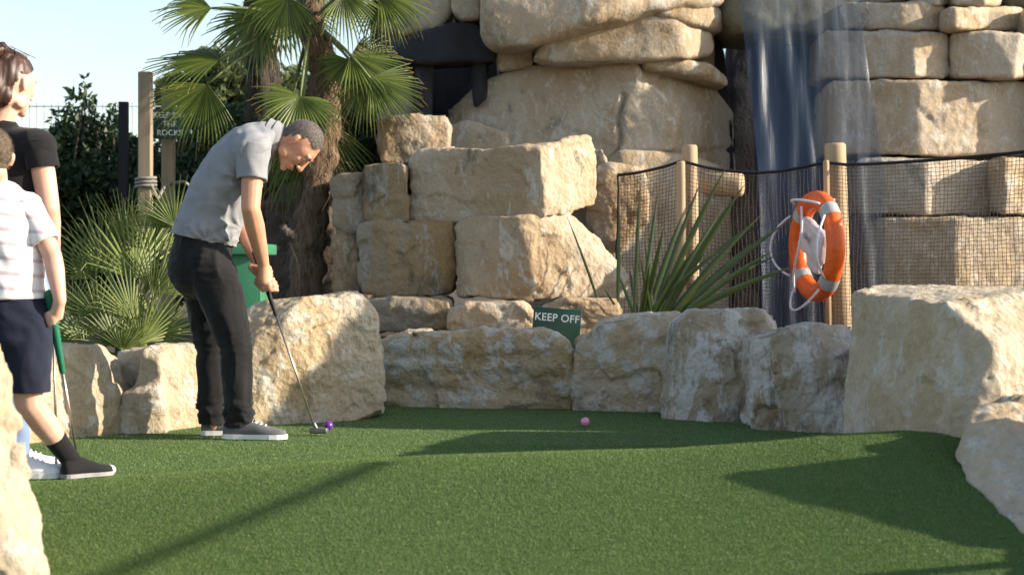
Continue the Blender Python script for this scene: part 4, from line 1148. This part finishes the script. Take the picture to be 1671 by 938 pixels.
def stubble(parent, hair_obj, n, length, mat, sweep, seed):
    """short separate hairs standing on a hair cap"""
    rs = np.random.RandomState(seed); v = get_co(hair_obj.data); no = get_no(hair_obj.data); i = rs.randint(0, len(v), n)
    b0 = v[i] + rs.normal(0, .0022, (n, 3)); L = length * rs.uniform(.5, 1.3, n)[:, None]; d = no[i] * .7 + np.array(sweep) * .6 + rs.normal(0, .25, (n, 3))
    s_ = np.cross(d, rs.normal(size=(n, 3))); s_ /= np.linalg.norm(s_, axis=1)[:, None]
    t = np.stack([b0 - s_ * .0007, b0 + s_ * .0007, b0 + d * L], 1).reshape(-1, 3)
    o = link_obj('hair_strands', fast_mesh('hair_strands', t, np.arange(len(t)).reshape(-1, 3)), mat, hair_obj); o['kind'] = 'stuff'; return o

class Head:
    def __init__(s, c, up, fwd, k=1.0):
        s.c = Vector(c); s.u = Vector(up).normalized(); f = Vector(fwd); s.f = (f - s.u * f.dot(s.u)).normalized(); s.s = s.f.cross(s.u); s.k = k
    def at(s, a, f, u): return s.c + (s.s * a + s.f * f + s.u * u) * s.k
    def ax(s, a, f, u): return (s.s * a * s.k, s.f * f * s.k, s.u * u * s.k)
    def local(s, v):
        d = (v - np.array(s.c)[None, :]) / s.k
        return d @ np.array(s.s), d @ np.array(s.f), d @ np.array(s.u)
    def add(s, mb, child=False, male=True):
        E = lambda p, r: mb.ell(s.at(*p), s.ax(*r))
        E((0, -.012, .022), (.073, .094, .094)); E((0, .028, .01), (.066, .066, .07)); E((0, .022, -.045), (.056, .062, .06)); E((0, .052, -.075), (.036, .036, .034))
        E((0, .074, -.102), (.022, .018, .016))
        for k in (-1, 1):
            E((.033 * k, .066, -.022), (.021, .02, .02)); E((.047 * k, .012, -.07), (.014, .035, .026))
            E((.03 * k, .079, .026), (.026, .012, .010))
            mb.limb([s.at(.073 * k, -.004, -.028), s.at(.079 * k, -.016, -.004), s.at(.080 * k, -.020, .018)], [.009 * s.k, .015 * s.k, .013 * s.k], 10, side=s.f, flat=.45)
            E((.011 * k, .098, -.038), (.009, .011, .008))
        mb.limb([s.at(0, .088, .016), s.at(0, .101, -.012), s.at(0, .113, -.034)], [.008 * s.k, .0095 * s.k, .0115 * s.k], 10)
        E((0, .088, -.064), (.023, .010, .007)); E((0, .085, -.076), (.020, .010, .007))
        E((0, -.045, -.055), (.055, .05, .05))
    def face_parts(s, parent, lip=True):
        o0 = world_loc(parent)
        for k in (-1, 1):
            mb = MB(); mb.ell(s.at(.032 * k, .0755, .004), s.ax(.0125, .0125, .009)); mb.build('eye', M['eye'], parent)
            mb = MB(); mb.limb([s.at(.016 * k, .092, .024), s.at(.034 * k, .090, .029), s.at(.05 * k, .077, .024)], [.0035, .0045, .003], 8); mb.build('eyebrow', M['brow'], parent)
        mb = MB(); mb.limb([s.at(-.02, .088, -.068), s.at(0, .0985, -.068), s.at(.02, .088, -.068)], [.004, .006, .004], 8); mb.build('lips', M['lip'], parent)
    def hair(s, parent, mat, thick, cond, noise_amp=.003, extra=None, nscale=(60, 60, 60), voxel=.006):
        mb = MB(); t = thick
        mb.ell(s.at(0, -.012, .024), s.ax(.073 + t, .094 + t, .094 + t), 24); mb.ell(s.at(0, .026, .012), s.ax(.067 + t, .067 + t, .071 + t), 24)
        mb.ell(s.at(0, -.045, -.055), s.ax(.056 + t, .052 + t, .05 + t), 24)
        if extra: extra(mb)
        def c2(v):
            a, f, u = s.local(v); return cond(a, f, u)
        me_o = build_soft(mb, 'hair', mat, parent, voxel, 2, cond=c2)
        v = get_co(me_o.data); n = get_no(me_o.data); a, f, u = s.local(v + np.array(world_loc(parent)))
        q = np.stack([a, f, u], 1) * np.array(nscale)
        set_co(me_o.data, v + n * (noise_amp * fbm(q, 2))[:, None]); return me_o

def grip_hand(mb, c, axis, back, front, k=1.0, right=True):
    """hand closed on a shaft: c point on the shaft, axis down the shaft, back = side the back of the hand is on, front = knuckle side"""
    c, ax, bk = Vector(c), Vector(axis).normalized(), Vector(back)
    bk = (bk - ax * bk.dot(ax)).normalized(); fr = Vector(front); fr = (fr - ax * fr.dot(ax) - bk * fr.dot(bk)).normalized()
    pt = lambda a, b_, f: c + (ax * a + bk * b_ + fr * f) * k
    mb.limb([pt(-.045, .020, -.034), pt(-.005, .030, -.010), pt(.0, .030, .016)], [.026 * k, .030 * k, .029 * k], 12, side=ax, flat=.52)
    for i, (da, L) in enumerate(((-.028, .92), (-.009, 1.0), (.010, 1.0), (.028, .85))):
        r = .0080 * k * (1.0 if i < 3 else .88)
        mb.limb([pt(da, .031, .014), pt(da + .002, .022, .034 * L), pt(da + .005, -.002, .040 * L), pt(da + .006, -.021, .026 * L), pt(da + .006, -.025, .004)], [r * 1.1, r * 1.08, r, r * .95, r * .85], 10)
    mb.limb([pt(-.035, .012, -.03), pt(-.015, -.012, -.012), pt(.008, -.02, .008), pt(.028, -.018, .016)], [.013 * k, .0115 * k, .0105 * k, .009 * k], 10)

def shoe(parent, heel, fwd, L, W, upper_mat, sole_mat, H=1.0, lace=True, toe_mat=None, sole_h=.022):
    heel = Vector(heel); f = Vector(fwd); f.z = 0; f.normalize(); s = Vector((f.y, -f.x, 0)); u = Vector((0, 0, 1))
    T = [0, .03, .1, .2, .32, .45, .6, .75, .88, .96, 1.0]
    hw = [.18, .31, .37, .38, .37, .38, .45, .48, .44, .36, .22]
    ht = [.060, .078, .088, .092, .090, .082, .066, .052, .047, .042, .034]
    m_ = 14; V = []; F = []
    for t, w, h in zip(T, hw, ht):
        c = heel + f * (t * L)
        for j in range(m_):
            a = math.pi * j / (m_ - 1); ca, sa = math.cos(a), max(0.0, math.sin(a))
            V.append(c + s * (w * W * (abs(ca) ** .75) * (1 if ca > 0 else -1) * (1 - .28 * (sa ** 2) * (1 if t < .5 else .3))) + u * (sole_h * .6 + (h * H * L / .28 - sole_h * .6) * sa ** .8))
    for i in range(len(T) - 1):
        for j in range(m_ - 1): F.append((i * m_ + j, i * m_ + j + 1, (i + 1) * m_ + j + 1, (i + 1) * m_ + j))
        F.append((i * m_ + m_ - 1, i * m_, (i + 1) * m_, (i + 1) * m_ + m_ - 1))
    F.append(tuple(range(m_ - 1, -1, -1))); F.append(tuple((len(T) - 1) * m_ + j for j in range(m_)))
    o0 = world_loc(parent)
    me = mesh_from('shoe', V, F, True, o0); up = link_obj('shoe', me, upper_mat, parent)
    md = up.modifiers.new('s', 'SUBSURF'); md.levels = md.render_levels = 1
    # sole
    out = []; T2 = [0, .02, .08, .2, .35, .5, .65, .78, .9, .97, 1.02]; w2 = [.18, .33, .41, .42, .40, .42, .49, .51, .45, .30, .12]
    lft = [heel + f * (t * L) + s * (w * W) for t, w in zip(T2, w2)]; rgt = [heel + f * (t * L) - s * (w * W) for t, w in zip(T2, w2)]
    ol = lft + rgt[::-1]; n = len(ol); V = [p + u * .001 for p in ol] + [p + u * (sole_h * .55) for p in ol] + [p + u * sole_h for p in ol]
    F = [tuple(range(n - 1, -1, -1)), tuple(range(2 * n, 3 * n))] + [(r * n + i, r * n + (i + 1) % n, (r + 1) * n + (i + 1) % n, (r + 1) * n + i) for r in (0, 1) for i in range(n)]
    link_obj('sole', mesh_from('sole', V, F, False, o0), sole_mat, up)
    if toe_mat:
        mb = MB(); mb.ell(heel + f * (L * .95) + u * .018, (f * .024, s * (W * .34), u * .019)); mb.build('toe_cap', toe_mat, up, origin=o0).location = (0, 0, 0)
    if lace:
        mb = MB()
        for i in range(5):
            t = .40 + i * .07; h = np.interp(t, T, ht) * H * L / .28 + .003; c = heel + f * (t * L)
            mb.tube([c - s * (W * .17) + u * (h - .012), c + u * h, c + s * (W * .17) + u * (h - .012)], .0042, 6)
            mb.tube([c - s * (W * .15) + u * (h - .010), c + f * .018 + s * (W * .15) + u * (h - .013)], .0036, 6)
        o = mb.build('lace', M['lace'], up, origin=o0); o.location = (0, 0, 0)
    return up

M['steel'] = plain('steel_shaft', (.45, .40, .34), .3, .1, 40, metal=.9); M['clubhead'] = plain('grey_putter_head', (.22, .22, .22), .35, .1, 40, metal=.7)
M['grip_black'] = plain('black_rubber_grip', (.012, .012, .012), .7, .2, 80); M['grip_green'] = plain('green_rubber_grip', (.01, .14, .075), .55, .12, 80, .3, .002)
def putter(label, top, bottom, grip_mat, head_dir, grip_len=.26, r=.0125):
    top, bottom = Vector(top), Vector(bottom); d = (bottom - top).normalized()
    root = empty('putter', bottom); tag(root, label, 'putter', 'putters held by the players')
    mb = MB(); mb.tube([top + d * grip_len * .9, bottom + Vector((0, 0, .012))], [.0058, .0048], 10); mb.build('shaft', M['steel'], root)
    mb = MB(); mb.limb([top, top + d * grip_len * .5, top + d * grip_len], [r * 1.12, r, r * .72], 12); mb.build('grip', grip_mat, root)
    h = Vector(head_dir).normalized(); s = h.cross(Vector((0, 0, 1)))
    R3 = Matrix((h, s, Vector((0, 0, 1)))).transposed().to_4x4(); R3.translation = bottom
    mb = MB(); mb.box((-.03, -.016, .004), (.058, .016, .030), R3, .006); mb.box((-.012, -.028, .006), (.04, .0, .020), R3, .005)
    mb.limb([bottom + Vector((0, 0, .028)), bottom - d * .03 + Vector((0, 0, .02))], [.009, .008], 10); mb.build('club_head', M['clubhead'], root); return root

# ---------------- man putting
MD = 7.96
def mp(px, py, dy=0.0): return P(px, py, MD + dy)
man = MB()
NS = Vector((0, 1, 0))   # side axis for flattening: across the body
def torso_st(mb, sts, grow=0.0):
    mb.limb([mp(x, y, dy) for x, y, r, w, dy in sts], [w + grow for x, y, r, w, dy in sts], 24, side=NS, flat=[(r + grow) / (w + grow) for x, y, r, w, dy in sts])
T_ST = [(328, 425, .128, .165, 0), (337, 388, .132, .165, 0), (346, 352, .135, .165, 0), (362, 314, .138, .175, 0), (390, 268, .132, .19, 0), (413, 238, .105, .185, 0), (432, 226, .07, .12, 0)]
torso_st(man, T_ST, -.02)
H = Head(mp(488, 236, -.01), (.94, 0.0, .34), (.34, -.10, -.94), 1.0); H.add(man)
man.limb([mp(432, 224), mp(448, 226), mp(466, 232)], [.066, .060, .056], 16)
RS_, RE_, RW_ = mp(414, 243, -.17), mp(409, 340, -.215), mp(430, 432, -.06)
LS_, LE_, LW_ = mp(416, 243, .17), mp(386, 352, .19), mp(421, 430, .035)
man.limb([RS_, RS_.lerp(RE_, .5), RE_], [.056, .050, .043], 14)
man.limb([RE_, RE_.lerp(RW_, .3), RE_.lerp(RW_, .7), RW_], [.043, .046, .036, .027], 14)
man.limb([LS_, LS_.lerp(LE_, .5), LE_], [.054, .05, .042], 14); man.limb([LE_, LE_.lerp(LW_, .3), LW_], [.042, .043, .027], 14)
G0, G1 = mp(424, 432, -.01), mp(446, 486, -.03); gax = G1 - G0
man.limb([RW_, G0.lerp(G1, .56) + Vector((-.012, -.030, .012))], [.027, .028], 12); man.limb([LW_, G0.lerp(G1, .15) + Vector((-.012, .02, .012))], [.027, .026], 12)
grip_hand(man, G0.lerp(G1, .66), gax, (-.3, -1, 0), (1, -.2, .2)); grip_hand(man, G0.lerp(G1, .2), gax, (-.4, .8, .2), (1, .3, .2))
legs = {'near': [mp(338, 425, -.085), mp(358, 475, -.10), mp(384, 560, -.12), mp(388, 625, -.11), mp(392, 690, -.09)], 'far': [mp(326, 425, .085), mp(333, 480, .09), mp(344, 565, .08), mp(346, 630, .07), mp(350, 695, .06)]}
for L in legs.values(): man.limb([L[0], L[1], L[2], L[3], L[4]], [.10, .085, .058, .052, .036], 14)
man_o = build_soft(man, 'person', M['skin_tan'], None, .0042, 2)
base = Vector((mp(370, 700).x, MD, 0)); set_co(man_o.data, get_co(man_o.data) - np.array(base)); man_o.location = base
tag(man_o, 'man in grey polo shirt and black jeans bending over his putter', 'person', 'players on the green')
H.face_parts(man_o)
hm = H.hair(man_o, M['hair_grey'], .002, lambda a, f, u: ((u > .058 - np.clip(-f, 0, .03) * 1.5) & (f < .058)) | ((f < .0) & (u > -.012) & ((np.abs(a) < .066) | (u > .028) | (f < -.03))) | ((f < -.045) & (u > -.055)), .0012)
M['hair_strand'] = leaf_mat('grey_hair_strand', (.07, .055, .045), (.34, .31, .28), .1, .5)
stubble(man_o, hm, 8000, .0055, M['hair_strand'], H.f * .7 - H.u * .2, 3)
sh = MB(); T_S = [(329, 398, .143, .185, 0), (339, 372, .145, .18, 0)] + [(x, y, r + .006, w + .008, d) for x, y, r, w, d in T_ST[2:]]
sh.limb([mp(x, y, dy) for x, y, r, w, dy in T_S], [w for x, y, r, w, dy in T_S], 28, side=NS, flat=[r / w for x, y, r, w, dy in T_S])
sh.limb([RS_ + Vector((-.01, .01, .0)), mp(411, 236), LS_ + Vector((-.01, -.01, .0))], [.086, .098, .086], 18)
so = build_soft(sh, 'polo_shirt', M['shirt_grey'], man_o, .008, 3, .013, (6, 7, 7), .002, None, 2, [(mp(333, 391), (-.22, 0, -.975))])
for k, (a, e) in enumerate(((RS_, RE_), (LS_, LE_))): sleeve(so, M['shirt_grey'], a, e, .52, .086, .067, 3 + k, Vector((-.01, .01 if k == 0 else -.01, .0)))
v = get_co(so.data); n = get_no(so.data); base_ = np.array(world_loc(man_o)); fd = np.zeros(len(v))
for (px_, py_, dy_, k_, am_, reach) in ((405, 292, -.2, 11, .011, .14), (378, 396, -.08, 9, .006, .12), (388, 372, -.1, 7, .007, .10), (335, 392, -.18, 8, .008, .10), (300, 372, -.1, 7, .006, .12)):
    r = v + base_ - np.array(mp(px_, py_, dy_)); th = np.arctan2(r[:, 2], r[:, 0]); ds = np.linalg.norm(r, axis=1)
    sv = np.sin(th * k_ + 3 * pnoise(v * 6 + k_) + ds * 9); fd += am_ * np.sign(sv) * np.abs(sv) ** .7 * np.exp(-ds / reach) * np.clip(ds / .03, 0, 1)
set_co(so.data, v + n * fd[:, None])
so.modifiers.new('t', 'SOLIDIFY').thickness = .004
co = MB(); ca, cb = mp(432, 222), mp(452, 230); d = (cb - ca).normalized()
V = []; F = []; n = 28
for k, (t, r) in enumerate(((.0, .088), (.45, .083), (1.0, .073), (1.35, .070), (1.1, .078), (.55, .090))):
    c = ca.lerp(cb, t); sx = d.cross(NS).normalized()
    for j in range(n): a = 2 * math.pi * j / n; V.append(c + (NS * math.cos(a) * 1.02 + sx * math.sin(a)) * r)
for k in range(5):
    for j in range(n): F.append((k * n + j, k * n + (j + 1) % n, (k + 1) * n + (j + 1) % n, (k + 1) * n + j))
co.add(V, F); co.build('collar', M['shirt_grey'], man_o)
je = MB(); je.limb([mp(324, 440), mp(330, 410), mp(337, 375)], [.17, .172, .165], 22, side=NS, flat=[.82, .79, .80])
nl, fl_ = legs['near'], legs['far']
je.limb([nl[0], nl[1], nl[2], nl[3], mp(390, 684, -.09)], [.115, .106, .074, .070, .067], 18); je.limb([fl_[0], fl_[1], fl_[2], fl_[3], mp(346, 688, .06)], [.112, .098, .071, .067, .065], 18)
jo = build_soft(je, 'jeans', M['jeans'], man_o, .009, 3, .0, planes=[((0, MD, .058), (0, 0, -1)), (mp(333, 372), (.28, 0, .96))])
v = get_co(jo.data); n = get_no(jo.data); zz = v[:, 2]
w1 = 1.0 - (np.abs(fbm(v * np.array([9, 9, 3.5]) + 2, 2)) ** .8) * 2.6
w2 = 1.0 - (np.abs(fbm(v * np.array([5, 5, 19.]) + pnoise(v * 5)[:, None] * 1.8 + 4, 2)) ** .8) * 2.6
a2 = .012 * np.exp(-((zz - .12) / .075) ** 2) + .007 * np.exp(-((zz - .44) / .07) ** 2) + .005 * np.exp(-((zz - .78) / .08) ** 2)
set_co(jo.data, v + n * (.0075 * (w1 - .4) + 1.5 * a2 * (w2 - .4))[:, None])
jo.modifiers.new('t', 'SOLIDIFY').thickness = .004
shoe(man_o, Vector((mp(365, 700, -.08).x, MD - .09, .004)), (1, -.12, 0), .292, .108, M['canvas_grey'], M['rubber'])
shoe(man_o, Vector((mp(328, 700, .06).x, MD + .06, .004)), (1, .10, 0), .292, .108, M['canvas_grey'], M['rubber'])
pb = P(516, 696, 8.02); pb.z = .008
putter('putter with black grip swung by the man at the purple ball', G0 - gax.normalized() * .06, pb, M['grip_black'], (.8, -.25, 0), .30)

# ---------------- boy walking, seen from behind
BD = 6.25
def bp(px, py, dy=0.0): return P(px, py, BD + dy)
boy = MB(); SX = Vector((1, 0, 0))
HB = Head(bp(-12, 258), (0.02, .06, 1), (-.35, .93, -.1), .90); HB.add(boy)
boy.limb([bp(-2, 330), bp(-8, 300), bp(-10, 275)], [.052, .046, .045], 14)
B_ST = [(22, 530, .095, .125), (18, 490, .088, .115), (12, 430, .085, .115), (6, 375, .09, .13), (0, 342, .075, .135), (-2, 322, .05, .08)]
boy.limb([bp(x, y) for x, y, r, w in B_ST], [w - .008 for x, y, r, w in B_ST], 22, side=SX, flat=[r / w for x, y, r, w in B_ST])
bs, be, bw = bp(48, 340, 0), bp(86, 418, -.03), bp(98, 490, -.06)
boy.limb([bs, bs.lerp(be, .5), be], [.042, .039, .034], 14); boy.limb([be, be.lerp(bw, .3), bw], [.034, .035, .023], 14)
b0, b1 = bp(80, 480, -.03), bp(103, 594, -.01); bax = b1 - b0; gc = b0.lerp(b1, .33)
boy.limb([bw, gc + Vector((.014, -.02, .018))], [.023, .022], 12)
grip_hand(boy, gc, bax, (.55, -.8, 0), (-.8, -.5, 0), .80)
boy.limb([bp(-46, 340), bp(-80, 420), bp(-85, 500)], [.042, .034, .024], 14)
kr, ar = bp(46, 655, .03), bp(117, 752, .17)
boy.limb([bp(42, 520, 0), bp(45, 590, .0), kr], [.085, .068, .05], 14); boy.limb([kr, kr.lerp(ar, .35), kr.lerp(ar, .75), ar], [.050, .050, .036, .030], 14)
boy.limb([bp(-8, 520), bp(-22, 650, .05), bp(-40, 770, .0)], [.085, .05, .03], 14)
boy_o = build_soft(boy, 'person', M['skin_pale'], None, .0058, 2)
base = Vector((bp(30, 780).x, BD, 0)); set_co(boy_o.data, get_co(boy_o.data) - np.array(base)); boy_o.location = base
tag(boy_o, 'boy in pink striped shirt and navy shorts walking with a green gripped putter', 'person', 'players on the green')
HB.face_parts(boy_o)
hb_ = HB.hair(boy_o, M['hair_buzz'], .004, lambda a, f, u: ((u > .045) & (f < .07)) | ((f < .0) & (u > -.015) & ((np.abs(a) < .066) | (f < -.03) | (u > .03))) | ((f < -.04) & (u > -.05)), .002)
M['buzz_strand'] = leaf_mat('brown_hair_strand', (.05, .032, .02), (.17, .12, .08), .1, .5)
stubble(boy_o, hb_, 6000, .007, M['buzz_strand'], (0, 0, -.5), 4)
bsh = MB(); S2 = [(16, 489, .108, .138), (14, 450, .10, .132), (10, 410, .098, .128)] + [(x, y, r + .012, w + .012) for x, y, r, w in B_ST[3:]]
bsh.limb([bp(x, y) for x, y, r, w in S2], [w for x, y, r, w in S2], 26, side=SX, flat=[r / w for x, y, r, w in S2])
bsl, bel = bp(-46, 340), bp(-80, 420)
bsh.limb([bs + Vector((-.008, 0, .0)), bp(0, 338), bsl + Vector((.008, 0, .0))], [.060, .07, .060], 16)
o = build_soft(bsh, 't_shirt', M['stripes'], boy_o, .009, 3, .006, (6, 6, 8), 0, None, 5, [(bp(20, 488), (.03, 0, -1))])
for k, (a, e) in enumerate(((bs, be), (bsl, bel))): sleeve(o, M['stripes'], a, e, .72, .060, .052, 13 + k, Vector((-.015 if k == 0 else .015, 0, 0)))
o.modifiers.new('t', 'SOLIDIFY').thickness = .004
bst = MB(); bst.limb([bp(22, 540), bp(20, 505), bp(18, 480)], [.135, .134, .122], 20, side=SX, flat=.8)
bst.limb([bp(44, 525), bp(46, 585, .0), bp(48, 645, .02)], [.098, .084, .074], 18); bst.limb([bp(-6, 525), bp(-14, 590, .0), bp(-20, 645, .02)], [.098, .084, .074], 18)
o = build_soft(bst, 'shorts', M['navy_shorts'], boy_o, .009, 3, .005, (6, 6, 9), 0, None, 9, [(bp(50, 640), (0, 0, -1)), (bp(20, 474), (0, 0, 1))]); o.modifiers.new('t', 'SOLIDIFY').thickness = .004
sk = MB(); sk.limb([kr.lerp(ar, .62), kr.lerp(ar, .85), ar, ar + Vector((.004, .01, -.03))], [.042, .038, .037, .038], 14); build_soft(sk, 'sock', M['sock'], boy_o, .007, 2, .002, (9, 9, 30))
hz = Vector((bp(104, 780, .15).x, ar.y - .045, .006)); shoe(boy_o, hz, (.68, .62, 0), .205, .088, M['canvas_black'], M['sole_grey'], 1.2, toe_mat=M['rubber'], lace=False, sole_h=.016)
shoe(boy_o, Vector((bp(-40, 780).x, BD, .006)), (.6, .7, 0), .205, .088, M['canvas_black'], M['rubber'], lace=False)
pbb = P(131, 775, BD + .2); pbb.z = .01
putter('putter with green grip held by the boy in the striped shirt', b0, pbb, M['grip_green'], (.7, .6, 0), .30, .0155)

# ---------------- woman behind the boy
WD = 6.6
def wp(px, py, dy=0.0): return P(px, py, WD + dy)
wo = MB()
HW = Head(wp(20, 137), (.10, .10, 1), (.42, .88, -.36), .98); HW.add(wo)
wo.limb([wp(-2, 215), wp(4, 190), wp(14, 160)], [.056, .050, .048], 14)
W_ST = [(20, 500, .11, .165), (14, 430, .10, .145), (8, 370, .095, .135), (4, 300, .105, .155), (0, 250, .095, .165), (-2, 222, .065, .13), (-1, 208, .05, .07)]
WS = Vector((.93, -.36, 0))
wo.limb([wp(x, y) for x, y, r, w in W_ST], [w - .008 for x, y, r, w in W_ST], 22, side=WS, flat=[r / w for x, y, r, w in W_ST])
ws, we, ww = wp(64, 240, -.07), wp(80, 338, -.08), wp(88, 412, .02)
wo.limb([ws, ws.lerp(we, .5), we], [.046, .045, .040], 14); wo.limb([we, we.lerp(ww, .35), ww], [.040, .038, .025], 14)
p0, p1 = wp(84, 418, .05), wp(90, 545, .03); gw = p0.lerp(p1, .16)
wo.limb([ww, gw + Vector((.0, -.02, .015))], [.025, .024], 12); grip_hand(wo, gw, p1 - p0, (.5, -.8, 0), (.6, .7, 0), .9)
wo.limb([wp(-66, 240, .06), wp(-80, 340, .08), wp(-75, 430, .0)], [.046, .04, .027], 14)
for (a, b_, c, dy) in ((22, 18, 26, -.09), (0, -6, -18, .09)):
    wo.limb([wp(a, 500, dy), wp(b_, 630, dy), wp(c, 752, dy)], [.095, .06, .035], 14)
wo_o = build_soft(wo, 'person', M['skin_pale'], None, .0058, 2)
base = Vector((wp(20, 770).x, WD, 0)); set_co(wo_o.data, get_co(wo_o.data) - np.array(base)); wo_o.location = base
tag(wo_o, 'woman with tied back brown hair in a black t-shirt, behind the boy', 'person', 'players on the green')
HW.face_parts(wo_o)
def whair(mb):
    mb.limb([HW.at(0, -.06, .090), HW.at(.01, -.092, .118), HW.at(.0, -.128, .10), HW.at(0, -.135, .05)], [.028, .030, .030, .014], 14)
    mb.limb([HW.at(.0, -.078, .03), HW.at(.0, -.095, -.04), HW.at(.0, -.10, -.125)], [.046, .042, .016], 14)
HW.hair(wo_o, M['hair_brown'], .007, lambda a, f, u: ((u > .035 + np.clip(f, 0, .1) * .55) & (f < .080)) | ((f < -.012) & (u > -.01) & ~((np.abs(a) > .05) & (u < .034) & (f > -.045))) | (f < -.052), .006, whair, nscale=(55, 55, 8), voxel=.006)
mb = MB()
rh = random.Random(4)
for k in range(60):   # loose strands
    a = rh.uniform(-.06, .06); p = HW.at(a, rh.uniform(-.09, .05), .105 + rh.uniform(-.01, .01)); q = HW.at(a * .3, -.115 + rh.uniform(-.01, .02), rh.uniform(.06, .09))
    mb.tube(lerp_path([p, (p + q) / 2 + (HW.u * .035 - HW.f * .02) + HW.s * rh.gauss(0, .012), q], 7), .0012, 4)
for k in range(90):
    a = rh.uniform(-.035, .035); p = HW.at(a, -.15 + rh.uniform(-.03, .02), .06); q = HW.at(a * 1.3 + rh.gauss(0, .008), -.12 + rh.uniform(-.025, .02), rh.uniform(-.16, -.08))
    mb.tube(lerp_path([p, (p + q) / 2 - HW.f * .028 + HW.s * rh.gauss(0, .008), q], 6), .0012, 4)
mb.build('loose_hair', M['hair_brown'], wo_o)
wsh = MB(); S3 = [(14, 440, .115, .158), (8, 370, .108, .15)] + [(x, y, r + .01, w + .012) for x, y, r, w in W_ST[3:6]] + [(-1, 212, .058, .085)]
wsh.limb([wp(x, y) for x, y, r, w in S3], [w for x, y, r, w in S3], 26, side=WS, flat=[r / w for x, y, r, w in S3])
wsl, wel = wp(-66, 240, .06), wp(-80, 340, .08)
wsh.limb([ws - WS * .005, wp(0, 238), wsl + WS * .005], [.070, .075, .070], 16)
o = build_soft(wsh, 't_shirt', M['tee_black'], wo_o, .009, 3, .006, (6, 6, 10), 0, None, 15, [(wp(0, 445), (0, 0, -1)), (wp(0, 197), (.1, 0, 1))])
for k, (a, e) in enumerate(((ws, we), (wsl, wel))): sleeve(o, M['tee_black'], a, e, .36, .069, .060, 23 + k, WS * (-.015 if k == 0 else .015))
o.modifiers.new('t', 'SOLIDIFY').thickness = .004
wj = MB(); wj.limb([wp(20, 520), wp(18, 480), wp(14, 430)], [.18, .175, .15], 22, side=WS, flat=.7)
for (a, b_, c, dy) in ((22, 18, 26, -.09), (0, -6, -18, .09)): wj.limb([wp(a, 510, dy), wp(b_, 630, dy), wp(c, 740, dy)], [.105, .07, .05], 16)
build_soft(wj, 'jeans', M['bluejeans'], wo_o, .01, 3, .004, (6, 6, 12), seed=21)
shoe(wo_o, Vector((wp(18, 770).x, 6.40, .004)), (.85, .12, 0), .25, .10, M['trainer'], M['rubber'], 1.15)
shoe(wo_o, Vector((wp(-14, 770).x, 6.64, .004)), (.85, .2, 0), .25, .10, M['trainer'], M['rubber'], 1.15)
pw = P(93, 770, WD - .02); pw.z = .008
putter('putter standing upright in the woman\'s hand beside the boy', p0, pw, M['grip_black'], (.7, .3, 0), .24)
